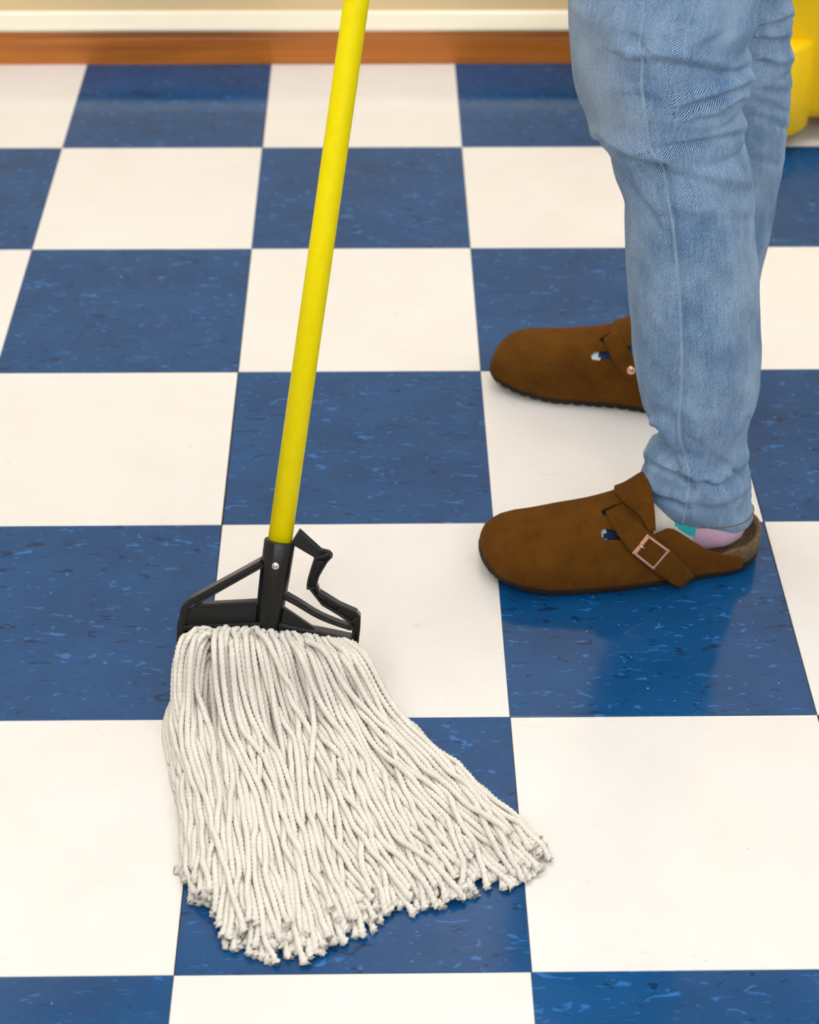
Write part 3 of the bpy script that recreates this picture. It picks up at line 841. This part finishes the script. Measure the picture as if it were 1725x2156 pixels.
def leg_grid(front, back, folds, ylo, yhi, Yc, latr, rows, tilt, seg=128, seed=1, dip=0.0, seam=None):
    """rings between the front and back silhouettes; Yc(px y) gives the depth of the leg axis"""
    ys = np.linspace(ylo, yhi, rows)
    xf = pchip(ys, *zip(*front)); xb = pchip(ys, *zip(*back))
    a = np.linspace(0, 2 * math.pi, seg, endpoint=False)
    ca, sa = np.cos(a), np.sin(a)
    G = np.zeros((rows, seg, 3))
    for k, y in enumerate(ys):
        Y = Yc(y)
        tl = tilt * np.clip((y - (yhi - 170)) / 170, 0, 1) ** 2
        A = on_y(xf[k], y - tl, Y); B = on_y(xb[k], y, Y)
        c = (A + B) / 2; h = (B - A) / 2
        b = np.linalg.norm(h) * latr(y)
        n_ = 2.25
        G[k] = c[None] - np.sign(ca)[:, None] * (np.abs(ca) ** (2 / n_))[:, None] * h[None]
        G[k, :, 1] -= np.sign(sa) * np.abs(sa) ** (2 / n_) * b
    drop = np.clip((ys - (yhi - 95)) / 95, 0, 1) ** 1.6
    G[:, :, 2] -= dip * drop[:, None] * np.maximum(0, 2 * ca * sa)[None, :]
    # folds
    flat = G.reshape(-1, 3)
    px = to_px(flat)
    d = np.zeros(len(flat))
    for poly, up_, dn, w in folds:
        P = smooth_line(np.array(poly, float), 24)
        if P[-1, 0] < P[0, 0]: P = P[::-1]
        dist, sg = seg_dist(px, P)
        # fade beyond the ends of the crease
        e = np.minimum(np.linalg.norm(px - P[0], axis=1), np.linalg.norm(px - P[-1], axis=1))
        sd = dist * sg
        up_b = up_ * np.exp(-((sd + 0.95 * w) / (0.85 * w)) ** 2)
        val = dn * np.exp(-((sd - 0.15 * w) / (0.60 * w)) ** 2) * (0.75 + 0.25 * np.sin(px[:, 0] * 0.045 + w))
        d += (up_b - val) * 0.0012
    # small uneven cloth
    rg = random.Random(seed)
    ph = [rg.uniform(0, 6.28) for _ in range(12)]
    z = flat[:, 2]; th = np.tile(a, rows)
    d += 0.0009 * (np.sin(z * 55 + 2 * th + ph[0]) + np.sin(z * 83 - 3 * th + ph[1]) + .7 * np.sin(z * 130 + 4 * th + ph[2]) + .6 * np.sin(z * 37 + 5 * th + ph[3]))
    if seam is not None:
        SP = smooth_line(np.array(seam, float), 90)
        dist, sg = seg_dist(px, SP)
        along = np.sin(px[:, 1] * .21 + 2.0 * np.sin(px[:, 1] * .037)) * (0.6 + .4 * np.sin(px[:, 1] * .051))
        near_ = np.tile(sa, rows) > 0
        d += near_ * (.0007 * along * np.exp(-(dist / 13.0) ** 2))
        dg, _ = seg_dist(px, SP + np.array([6.0, 0]))
        d -= near_ * .0016 * np.exp(-(dg / 4.5) ** 2)
    nrm = np.stack([-ca, -sa, np.zeros(seg)], 1)
    nrm = np.tile(nrm, (rows, 1))
    # keep the drawn silhouette: fade the folds at the very front and back edges
    edge = np.abs(np.tile(ca, rows)) ** 6
    flat = flat + nrm * (d * (1 - .75 * edge))[:, None]
    return flat.reshape(rows, seg, 3), a
def wear_attr(me, fn):
    at = me.attributes.new('wear', 'FLOAT', 'POINT')
    co = np.zeros(len(me.vertices) * 3); me.vertices.foreach_get('co', co)
    at.data.foreach_set('value', fn(co.reshape(-1, 3)).astype(np.float32))
near_G, aa = leg_grid(NEAR_FRONT, NEAR_BACK, NEAR_FOLDS, 0, 1082, lambda y: np.interp(y, [0, 300, 900, 1092], [-.062, -.055, -.048, -.046]),
                      lambda y: np.interp(y, [0, 300, 700, 900, 1000, 1050, 1082], [.92, .95, .96, .95, .80, .68, .60]), 400, 5, seg=SEG, dip=0.011, seam=SEAM)
far_G, _ = leg_grid(FAR_FRONT, FAR_BACK, FAR_FOLDS, -20, 785, lambda y: np.interp(y, [-20, 300, 785], [.20, .215, .229]),
                    lambda y: np.interp(y, [0, 640, 785], [.92, .86, .62]), 240, 6, seg=SEG, seed=7)
def extend_up(G, ctr, a0, b0, n=40):
    """continue a trouser leg above the picture to the hip"""
    top = G[0]; c0 = top.mean(0); out = []
    for t in np.linspace(1, 1 / n, n):
        c = c0 * (1 - t) + np.array(ctr) * t
        off = top - c0
        tgt_ = np.stack([-np.cos(aa) * a0, -np.sin(aa) * b0, np.zeros(len(aa))], 1)
        out.append(c + off * (1 - t) + tgt_ * t)
    return np.vstack([np.array(out), G])
near_full = extend_up(near_G, (0.165, 0.005, 0.86), 0.10, 0.09)
far_full = extend_up(far_G, (0.185, 0.165, 0.86), 0.10, 0.09)
def hem(G, r=0.0030):
    """turn the bottom edge inwards and up, like a hemmed opening"""
    bot = G[-1]; c = bot.mean(0); out = []
    for din, dz in ((0.0006, -0.0016), (0.0022, -0.0022), (0.0038, -0.0010), (0.0042, 0.004), (0.005, 0.03)):
        v = bot - c; v[:, 2] = 0
        L = np.linalg.norm(v, axis=1, keepdims=True)
        out.append(bot - v / L * din + np.array([0, 0, dz]))
    return np.vstack([G, np.array(out)])
near_full, far_full = hem(near_full), hem(far_full)
def leg_uv(G):
    d = np.linalg.norm(np.diff(G, axis=0), axis=2).mean(1)
    v = np.concatenate([[0], np.cumsum(d)])
    u = aa * 0.068
    return np.stack(np.broadcast_arrays(u[None, :], -v[:, None]), -1)
# pelvis joins the two legs above the picture
rows = []
for z, cx, cyy, ax_, by_ in ((0.80, .175, .085, .095, .12), (0.84, .175, .085, .118, .165), (0.90, .18, .085, .125, .178), (0.97, .185, .085, .115, .165), (1.03, .185, .085, .105, .150), (1.045, .185, .085, .100, .146)):
    rows.append(np.stack([cx - np.cos(aa) * ax_, cyy - np.sin(aa) * by_, np.full(len(aa), z)], 1))
pel = np.array(rows)
parts_m = [grid_mesh('jeans', near_full, True, leg_uv(near_full)), grid_mesh('jeans', far_full, True, leg_uv(far_full)), grid_mesh('jeans', pel, True, leg_uv(pel), cap=True)]
bm = bmesh.new()
for m_ in parts_m: bm.from_mesh(m_)
jeans_me = bpy.data.meshes.new('jeans')
bm.to_mesh(jeans_me); bm.free()
def wearfn(co):
    px = to_px(co)
    def blob(cx, cy, rx, ry): return np.exp(-(((px[:, 0] - cx) / rx) ** 2 + ((px[:, 1] - cy) / ry) ** 2))
    w = 1.0 * blob(1235, 130, 70, 190) + .55 * blob(1300, 250, 60, 90) + .35 * blob(1345, 560, 40, 230) + .3 * blob(1580, 650, 40, 250)
    return np.clip(w, 0, 1) * (co[:, 1] < 0.1)
wear_attr(jeans_me, wearfn)
jeans = link('jeans', jeans_me, M_DENIM, person)
jeans['label'] = 'light blue washed denim jeans'
bvh_near = BVHTree.FromPolygons([Vector(v) for v in near_full.reshape(-1, 3)], [tuple(p.vertices) for p in parts_m[0].polygons])

def ribbon_on(bvh, pxs, width, height, name, mat, parent, n=200, off=0.0):
    """raised rounded ribbon following pixels on a surface"""
    P, Nn = [], []
    for x, y in smooth_line(np.array(pxs, float), n):
        h = hit(bvh, x, y)
        if h is None: continue
        P.append(h[0] + h[1] * off); Nn.append(h[1] if np.dot(h[1], CAM - h[0]) > 0 else -h[1])
    P = np.array(P); Nn = np.array(Nn)
    for _ in range(3):
        P[1:-1] = (P[:-2] + 2 * P[1:-1] + P[2:]) / 4; Nn[1:-1] = (Nn[:-2] + 2 * Nn[1:-1] + Nn[2:]) / 4
    T_ = np.gradient(P, axis=0); T_ /= np.linalg.norm(T_, axis=1)[:, None]
    Sd = np.cross(T_, Nn); Sd /= np.linalg.norm(Sd, axis=1)[:, None]
    prof = [(-.5, -.6), (-.46, .35), (-.25, .85), (0, 1.0), (.25, .85), (.46, .35), (.5, -.6)]
    G = np.stack([P + Sd * a_ * width + Nn * b_ * height for a_, b_ in prof], 1)
    d = np.concatenate([[0], np.cumsum(np.linalg.norm(np.diff(P, axis=0), axis=1))])
    uv = np.stack(np.broadcast_arrays(np.array([p[0] * width for p in prof])[None], d[:, None]), -1)
    return link(name, grid_mesh(name, G, uv=uv), mat, parent)
ribbon_on(bvh_near, SEAM, .0034, .0011, 'side_seam', M_DENIM_SEAM, jeans, 260)
# orange-brown hem stitches, a ring of short threads above the opening
def stitches(G, row):
    P = G[row]; c = P.mean(0)
    n0 = P - c; n0[:, 2] = 0; n0 /= np.linalg.norm(n0, axis=1)[:, None]
    Q = np.vstack([P + n0 * .0003, (P + n0 * .0003)[:1]])
    L = np.concatenate([[0], np.cumsum(np.linalg.norm(np.diff(Q, axis=0), axis=1))])
    at = lambda d: np.array([np.interp(d, L, Q[:, a_]) for a_ in range(3)])
    bm = bmesh.new()
    d = 0.0
    while d < L[-1] - .0032:
        A, B = at(d), at(d + .0029)
        T_ = B - A; T_ /= np.linalg.norm(T_)
        n_ = A - c; n_[2] = 0; n_ /= np.linalg.norm(n_); s_ = np.cross(T_, n_)
        rgs = []
        for t_, w_, h_ in ((0, .0002, .0), (.2, .0007, .0005), (.8, .0007, .0005), (1, .0002, .0)):
            q_ = at(d + .0029 * t_) + n_ * h_
            rgs.append([bm.verts.new(Vector(q_ + s_ * a_ * w_ + n_ * b_ * .0005)) for a_, b_ in ((-1, -1), (0, 1), (1, -1))])
        for a_ in range(3):
            for j in range(3):
                bm.faces.new([rgs[a_][j], rgs[a_][(j + 1) % 3], rgs[a_ + 1][(j + 1) % 3], rgs[a_ + 1][j]])
        d += .0032
    return bm
link('hem_stitching', bm_mesh('hem_stitching', stitches(far_G, -6), True), M_THREAD, jeans)
bm = stitches(near_G, -7)
st = link('hem_stitching', bm_mesh('hem_stitching', bm, True), M_THREAD, jeans)

# ------------------------------------------------------------------ clogs
CL = 0.305
def foot_w(s, tab, tip, n=2.5, sh=0.055, st_=0.225):
    s = np.asarray(s, float)
    x = [r_[0] for r_ in tab]; y = [r_[1] for r_ in tab]
    w = pchip(np.clip(s, x[0], x[-1]), x, y)
    lo = np.clip((sh - s) / sh, 0, 1); w = np.where(s < sh, pchip(np.array([sh]), x, y)[0] * (1 - lo ** 2.3) ** (1 / 2.3), w)
    hi = np.clip((s - st_) / (CL - st_), 0, 1); wt = pchip(np.array([st_]), x, y)[0]
    return np.where(s > st_, tip + (wt - tip) * (1 - hi ** n) ** (1 / n), w)
OUT_T = [(0, .040), (.05, .0425), (.08, .0460), (.12, .0500), (.16, .0535), (.20, .0540), (.225, .0530), (.30, .0525)]
INN_T = [(0, -.034), (.05, -.0355), (.09, -.0345), (.13, -.0345), (.17, -.0385), (.20, -.0425), (.225, -.0455), (.30, -.0455)]
def w_out(s): return foot_w(s, OUT_T, -.008, 2.3)
def w_in(s): return foot_w(s, INN_T, -.008, 2.9)
def spring(s): return 0.013 * np.clip((s - 0.21) / 0.095, 0, 1) ** 1.8 + 0.003 * np.clip((0.03 - s) / 0.03, 0, 1)
APEX = [(0, .070), (.03, .085), (.06, .10), (.10, .108), (.125, .1080), (.137, .1045), (.150, .0965), (.165, .0900), (.19, .0815), (.22, .0735), (.245, .0670), (.265, .0625), (.28, .0570), (.290, .0500), (.298, .0420), (.3035, .0290), (.305, .018)]
EDGE = [(0.026, .020), (.028, .0250), (.033, .0275), (.05, .0320), (.07, .0430), (.085, .0550), (.097, .0650), (.107, .0725), (.115, .0745), (.122, .0720), (.130, .0690), (.1345, .086), (.139, .112)]
def clog(label, heel, d, o, data, far=False):
    d = np.array([d[0], d[1], 0.0]); d /= np.linalg.norm(d)
    o = np.array([o[0], o[1], 0.0]); o /= np.linalg.norm(o)
    H = np.array([heel[0], heel[1], 0.0])
    W = lambda s, t, z: H + np.multiply.outer(s, d) + np.multiply.outer(t, o) + np.multiply.outer(z, np.array([0, 0, 1.0]))
    root = empty('clog', H + d * CL / 2, label, 'clog', 'suede clogs worn by the person')
    # outline, counted by angle
    ph = np.linspace(0, math.pi, 90)
    so = CL / 2 * (1 - np.cos(ph))
    ring_s = np.concatenate([so, so[-2:0:-1]])
    ring_t = np.concatenate([w_out(so), w_in(so)[-2:0:-1]])
    ring_t[0] = 0
    # resample evenly
    C_ = np.stack([ring_s, ring_t], 1); C_ = np.vstack([C_, C_[:1]])
    L = np.concatenate([[0], np.cumsum(np.linalg.norm(np.diff(C_, axis=0), axis=1))])
    q = np.linspace(0, L[-1], 300, endpoint=False)
    rs_, rt_ = np.interp(q, L, C_[:, 0]), np.interp(q, L, C_[:, 1])
    cs, ct = 0.15, 0.0
    def scaled(k, dz, zf, toe_in=0.0):      # outline grown by k metres
        tg = np.stack([np.roll(rs_, -1) - np.roll(rs_, 1), np.roll(rt_, -1) - np.roll(rt_, 1)], 1)
        tg /= np.linalg.norm(tg, axis=1)[:, None]
        nn = np.stack([tg[:, 1], -tg[:, 0]], 1)
        if np.mean((rs_ - cs) * nn[:, 0] + (rt_ - ct) * nn[:, 1]) < 0: nn = -nn
        s2, t2 = rs_ + nn[:, 0] * (k + toe_in * np.clip((rs_ - .024) / .012, 0, 1)), rt_ + nn[:, 1] * (k + toe_in * np.clip((rs_ - .024) / .012, 0, 1))
        return np.stack([W(a_, b_, c_) for a_, b_, c_ in zip(s2, t2, zf(rs_) + dz)])
    # treaded outsole
    saw = 0.0018 * (np.abs(((q / 0.0135) % 1) - .5) < .14)
    zb = lambda s: spring(s)
    rows = [scaled(-.012, .0004, zb), scaled(-.004, .0, zb) + np.outer(saw, [0, 0, 1]), scaled(-.001, .0012, zb) + np.outer(saw, [0, 0, 1]), scaled(.0012, .006, zb), scaled(.0014, .0135, zb), scaled(-.004, .0140, zb)]
    link('outsole', grid_mesh('outsole', np.array(rows), True, cap=True, smooth=False), M_OUTSOLE, root)
    # cork footbed with raised heel cup
    cup = lambda s: np.interp(s, [0, .03, .06, .09, .13, .2, .31], [.0380, .0350, .0265, .024, .022, .020, .018]) + spring(s)
    rows = [scaled(a_, b_, c_, -.0045) for a_, b_, c_ in ((-.002, .0125, zb), (.0010, .0140, zb), (.0020, -.006, cup), (.0014, -.0008, cup), (-.0006, .0, cup), (-.0034, -.0006, cup), (-.0052, -.004, cup), (-.012, -.016, cup), (-.024, .005, lambda s: zb(s) + .014))]
    link('footbed', grid_mesh('footbed', np.array(rows), True, cap=True), M_CORK, root)
    # suede upper
    NSt, NA = 150, 84
    xx = np.linspace(0, 1, NSt)
    ss = 0.026 + (CL + .0012 - .026) * np.sin(xx * math.pi / 2) ** 1.0
    def section(s, th):
        wo, wi = float(w_out(min(s, CL - 1e-5))) + .0022, float(w_in(min(s, CL - 1e-5))) - .0022
        z0 = .0105 + float(spring(s)); zt = float(np.interp(s, [a_[0] for a_ in APEX], [a_[1] for a_ in APEX])) + float(spring(s)) * .6
        zt = max(zt, z0 + .004)
        m_, h_ = (wo + wi) / 2, (wo - wi) / 2
        n_ = np.interp(s, [.03, .13, .18, .25, .30], [2.5, 2.35, 2.2, 2.3, 2.5])
        c_, s_ = np.cos(th), np.sin(th)
        # crown of the instep sits a little towards the inner side
        t = m_ + np.sign(c_) * np.abs(c_) ** (2 / n_) * h_ - .004 * s_ ** 2
        z = z0 + (zt - z0) * np.abs(s_) ** (2 / n_)
        return t, z
    th_full = np.linspace(0, math.pi, 400)
    def rows_for(edge):
        G = np.zeros((NSt, NA, 3))
        for k, s in enumerate(ss):
            th_e = math.pi / 2
            if edge and s < EDGE[-1][0]:
                e_ = float(np.interp(s, [a_[0] for a_ in EDGE], [a_[1] for a_ in EDGE]))
                t_, z_ = section(s, th_full[:200])
                th_e = float(np.interp(e_, z_, th_full[:200])) if e_ < z_[-1] else math.pi / 2
            th = np.concatenate([np.linspace(0, th_e, NA // 2), np.linspace(math.pi - th_e, math.pi, NA // 2)])
            t, z = section(s, th)
            G[k] = W(np.full(NA, s), t, z)
        return G
    G = rows_for(True)
    v = G.reshape(-1, 3)
    f = []
    for i in range(NSt - 1):
        for j in range(NA - 1):
            if j == NA // 2 - 1 and ss[i] < EDGE[-1][0] - .0005: continue
            f.append((i * NA + j, i * NA + j + 1, (i + 1) * NA + j + 1, (i + 1) * NA + j))
    bm = bmesh.new()
    bvs = [bm.verts.new(p) for p in v]
    for q4 in f: bm.faces.new([bvs[k] for k in q4])
    bmesh.ops.remove_doubles(bm, verts=bm.verts[:], dist=1e-5)
    bmesh.ops.recalc_face_normals(bm, faces=bm.faces[:])
    # normals outwards
    bm.faces.ensure_lookup_table()
    mid = Vector(H + d * .2 + np.array([0, 0, .03]))
    sgn = sum((f_.calc_center_median() - mid).dot(f_.normal) for f_ in bm.faces)
    if sgn < 0: bmesh.ops.reverse_faces(bm, faces=bm.faces[:])
    me = bpy.data.meshes.new('upper'); bm.to_mesh(me); bm.free()
    me.polygons.foreach_set('use_smooth', np.ones(len(me.polygons), bool))
    upper = link('upper', me, M_SUEDE, root)
    sol = upper.modifiers.new('solid', 'SOLIDIFY'); sol.thickness = .0030; sol.offset = -1
    # slots cut through the suede where the strap threads
    full_v = rows_for(False)
    fullm = grid_mesh('tmp', full_v)
    bvh = BVHTree.FromPolygons([Vector(p) for p in full_v.reshape(-1, 3)], [tuple(p.vertices) for p in fullm.polygons])
    def surf(x, y):
        h = hit(bvh, x, y)
        if h is None: return None
        n_ = h[1] if np.dot(h[1], CAM - h[0]) > 0 else -h[1]
        return h[0], n_
    cutters = []
    for poly in data['cuts']:
        c = surf(*np.mean(np.array(poly), axis=0))
        if c is None: continue
        pts = [surf(*p) for p in poly]
        if any(p is None for p in pts): continue
        bmc = bmesh.new()
        bm_prism(bmc, np.array([p[0] for p in pts]), c[1], -.008, .008)
        bmesh.ops.recalc_face_normals(bmc, faces=bmc.faces[:])
        cm = bpy.data.meshes.new('cut'); bmc.to_mesh(cm); bmc.free()
        co_ = bpy.data.objects.new('cut', cm); COL.objects.link(co_); cutters.append(co_)
        b = upper.modifiers.new('cut', 'BOOLEAN'); b.operation = 'DIFFERENCE'; b.object = co_; b.solver = 'EXACT'
    if cutters:
        dg = bpy.context.evaluated_depsgraph_get(); dg.update()
        nm = bpy.data.meshes.new_from_object(upper.evaluated_get(dg))
        upper.modifiers.clear(); upper.data = nm; nm.name = 'upper'
        for c in cutters: bpy.data.objects.remove(c)
    bpy.data.meshes.remove(fullm)
    # band over the instep, flaring at its rear edge
    Gi = np.zeros((40, 14, 3))
    for i, th in enumerate(np.radians(np.linspace(40, 128, 40))):
        sf = np.interp(math.degrees(th), [40, 55, 75, 95, 120, 152], [.137, .143, .157, .164, .158, .150])
        for j in range(14):
            q_ = j / 13
            s_ = .1325 * (1 - q_) + sf * q_
            t_, z_ = section(s_, np.array([th]))
            t2, z2 = section(s_, np.array([th + .02]))
            tn = np.array([t2[0] - t_[0], z2[0] - z_[0]]); tn /= np.linalg.norm(tn)
            no = np.array([tn[1], -tn[0]])
            if no[1] < 0: no = -no
            lift_ = .0026 + .0035 * (1 - q_) ** 2
            Gi[i, j] = W(s_ - .002 * (1 - q_), t_[0] + no[0] * lift_, z_[0] + no[1] * lift_)
    ib = link('instep_band', grid_mesh('instep_band', Gi), M_SUEDE, root)
    so_ = ib.modifiers.new('solid', 'SOLIDIFY'); so_.thickness = .0030; so_.offset = 0
    # strap: sheet between two pixel edges, laid on the upper
    for name, e0, e1, off, thick in data['bands']:
        A_ = smooth_line(np.array(e0, float), 26); B_ = smooth_line(np.array(e1, float), 26)
        Gs = np.zeros((26, 10, 3)); Nn = np.zeros((26, 10, 3)); ok = np.ones((26, 10), bool)
        for i in range(26):
            for j in range(10):
                p = A_[i] * (1 - j / 9) + B_[i] * (j / 9)
                h = surf(*p)
                if h is None: ok[i, j] = False; continue
                Gs[i, j], Nn[i, j] = h
        for i in range(26):      # rows that miss the surface borrow the nearest hit of the row
            g = np.nonzero(ok[i])[0]
            for j in range(10):
                if not ok[i, j] and len(g):
                    k = g[np.argmin(abs(g - j))]
                    Nn[i, j] = Nn[i, k]
                    p = A_[i] * (1 - j / 9) + B_[i] * (j / 9)
                    Gs[i, j] = on_plane(p[0], p[1], Gs[i, k], np.array([0.2, -1, .35]))
        for _ in range(4):
            Nn[1:-1] = (Nn[:-2] + 2 * Nn[1:-1] + Nn[2:]) / 4
            Nn[:, 1:-1] = (Nn[:, :-2] + 2 * Nn[:, 1:-1] + Nn[:, 2:]) / 4
        Nn /= np.linalg.norm(Nn, axis=2, keepdims=True)
        offs = np.full(26, off); offs[0:4] = np.linspace(off - .003 if name == 'strap' else off, off, 4)
        Gs = Gs + Nn * offs[:, None, None]
        ob = link(name, grid_mesh(name, Gs), M_SUEDE, root)
        so_ = ob.modifiers.new('solid', 'SOLIDIFY'); so_.thickness = thick; so_.offset = 0
    # buckle
    if 'buckle' in data:
        cs_ = [surf(*p) for p in data['buckle']]
        n_ = np.mean([c[1] for c in cs_], axis=0); n_ /= np.linalg.norm(n_)
        c0 = np.mean([c[0] for c in cs_], axis=0) + n_ * .0068
        P4 = [on_plane(p[0], p[1], c0, n_) for p in data['buckle']]
        bm = bmesh.new()
        for k in range(4):
            a_, b_ = P4[k], P4[(k + 1) % 4]
            ins_ = (c0 - (a_ + b_) / 2); ins_ /= np.linalg.norm(ins_)
            wide = .0050 if k == 3 else .0029
            ext = (b_ - a_) / np.linalg.norm(b_ - a_) * .0010
            bm_bar(bm, [a_ + ins_ * wide / 2 - ext * .2, b_ + ins_ * wide / 2 + ext * .2], n_, wide, -.0012, .0012)
        bu = link('buckle', bm_mesh('buckle', bm), M_COPPER, root)
        bv_ = bu.modifiers.new('bevel', 'BEVEL'); bv_.width = .0007; bv_.segments = 2
        bu['label'] = 'square copper buckle'
        m1 = (P4[3] * .55 + P4[0] * .45); m2 = (P4[1] * .5 + P4[2] * .5)
        dirp = (m2 - m1) / np.linalg.norm(m2 - m1)
        link('prong', tube_mesh('prong', [m1 + n_ * .0016, m1 + dirp * .004 + n_ * .0022, m1 + dirp * .0075 + n_ * .0014, m1 + dirp * .0095 - n_ * .0014], [.0014, .0015, .0014, .001], 10), M_COPPER, bu)
        hc = c0 - n_ * .0008 + dirp * .0015
        link('strap_hole', tube_mesh('strap_hole', [hc - n_ * .0003, hc + n_ * .0002], [.0012, .0012], 12), M_DARKHOLE, root)
    if 'rivet' in data:
        c = surf(*data['rivet'])
        p, n_ = c[0] + c[1] * .0056, c[1]
        rv = link('rivet', tube_mesh('rivet', [p, p + n_ * .0012, p + n_ * .0024, p + n_ * .0029], [.0058, .0056, .0040, .0003], 22), M_COPPER, root)
        rv['label'] = 'round copper rivet'
    return root, W
near_data = {
    'cuts': [[(1266, 1075), (1290, 1064), (1312, 1058), (1316, 1066), (1290, 1076), (1272, 1086)], [(1271, 1113), (1283, 1114), (1312, 1121), (1318, 1137), (1276, 1137), (1267, 1130), (1266, 1119)]],
    'bands': [
        ('strap', [(1276, 1079), (1292, 1112), (1310, 1138), (1334, 1166), (1378, 1199), (1402, 1216), (1420, 1228), (1436, 1231), (1448, 1229)],
                  [(1313, 1062), (1330, 1086), (1346, 1101), (1371, 1122), (1418, 1163), (1442, 1188), (1456, 1204), (1460, 1215), (1454, 1226)], .0042, .0034)],
    'buckle': [(1363, 1124), (1411, 1159), (1376, 1200), (1331, 1164)]}
near_clog, NW = clog('brown suede clog with square copper buckle, on the foot nearer the camera', (0.2850, -0.0485), (-.9936, -.113), (.113, -.9936), near_data)
far_data = {
    'cuts': [[(1262, 714), (1280, 703), (1298, 693), (1303, 700), (1284, 710), (1268, 721)], [(1250, 742), (1264, 740), (1290, 740), (1290, 756), (1260, 759), (1247, 757), (1244, 749)]],
    'bands': [('strap', [(1272, 715), (1284, 742), (1300, 768), (1318, 788), (1345, 800)],
                        [(1300, 697), (1318, 722), (1332, 745), (1352, 768), (1368, 790)], .0042, .0034)],
    'rivet': (1331, 776)}
far_clog, FW = clog('brown suede clog with round copper rivet, on the foot farther from the camera', (0.308, 0.212), (-.96, .28), (.28, .96), far_data, True)

# socks: foot and ankle, coloured in knitted blocks
def sock(W, far):
    rows = []
    st_ = []
    # foot cross-sections from toes back to heel, then the ankle shaft
    for s, zc, hw, hh in ((.285, .034, .006, .006), (.28, .035, .020, .010), (.26, .038, .034, .016), (.22, .042, .039, .022), (.18, .050, .036, .028), (.15, .053, .033, .032), (.13, .055, .031, .034)):
        th = np.linspace(0, 2 * math.pi, 160, endpoint=False)
        rows.append(W(np.full(160, s), hw * np.cos(th) * 1.0 + .001, zc + hh * np.sin(th)))
    # bend: sections rotate from vertical-plane to horizontal-plane around the ankle front
    piv_s, piv_z = .104, .094
    for ang in np.linspace(10, 90, 16):
        a_ = math.radians(ang)
        R_ = np.interp(ang, [10, 35, 45, 55, 65, 75, 85, 90], [.074, .090, .101, .106, .096, .085, .076, .071])
        hw = np.interp(ang, [10, 45, 58, 70, 90], [.030, .0325, .0300, .0245, .0225])
        th = np.linspace(0, 2 * math.pi, 160, endpoint=False)
        rad = R_ * (1 + np.sin(th)) / 2 * 1.0
        # th=90deg is the instep side, -90 the sole/heel side
        k_ = (1 - np.sin(th)) / 2 * R_
        s = piv_s - np.sin(a_) * k_ 
        z = piv_z - np.cos(a_) * k_
        z = np.maximum(z, .021)
        rows.append(W(s, hw * np.sign(np.cos(th)) * np.abs(np.cos(th)) ** np.where(np.sin(th) < 0, np.interp(ang, [40, 60, 75], [.55, .72, 1.0]), 1.0) * (1 - .30 * (1 + np.sin(th)) / 2) + .001, z))
    for zz in (.115, .13, .145):
        th = np.linspace(0, 2 * math.pi, 160, endpoint=False)
        rows.append(W(.066 + .032 * np.sin(th), .0235 * np.cos(th), np.full(160, zz)))
    G = np.array(rows)
    # refine along the length
    k = np.linspace(0, len(G) - 1, 240); i0 = np.minimum(k.astype(int), len(G) - 2); w = (k - i0)[:, None, None]
    G = G[i0] * (1 - w) + G[i0 + 1] * w
    for _ in range(2): G[1:-1] = (G[:-2] + 2 * G[1:-1] + G[2:]) / 4
    me = grid_mesh('sock', G, True, cap=True)
    for m_ in M_SOCK: me.materials.append(m_)
    cen = np.zeros(len(me.polygons) * 3); me.polygons.foreach_get('center', cen); cen = cen.reshape(-1, 3)
    px = to_px(cen)
    mi = np.zeros(len(cen), np.int32)
    if not far:
        mi[px[:, 0] > np.interp(px[:, 1], [1060, 1125, 1150], [1452, 1456, 1464])] = 1
        mi[in_poly(px, [(1415, 1090), (1468, 1108), (1464, 1130), (1452, 1128), (1426, 1112)])] = 3
        mi[px[:, 0] < np.interp(px[:, 1], [1080, 1092, 1113], [1345, 1350, 1365])] = 2
        mi[px[:, 0] < 1315] = 4
        mi[in_poly(px, [(1250, 1108), (1273, 1110), (1275, 1142), (1250, 1142)])] = 5
    else:
        mi[:] = 2
        mi[px[:, 0] < 1310] = 4
        mi[in_poly(px, [(1230, 735), (1262, 735), (1262, 765), (1230, 765)])] = 5
    me.polygons.foreach_set('material_index', mi)
    return link('sock', me, None, person)
s1 = sock(NW, False); s1['label'] = 'sock with cream, lilac, teal and blue blocks'
s2 = sock(FW, True)
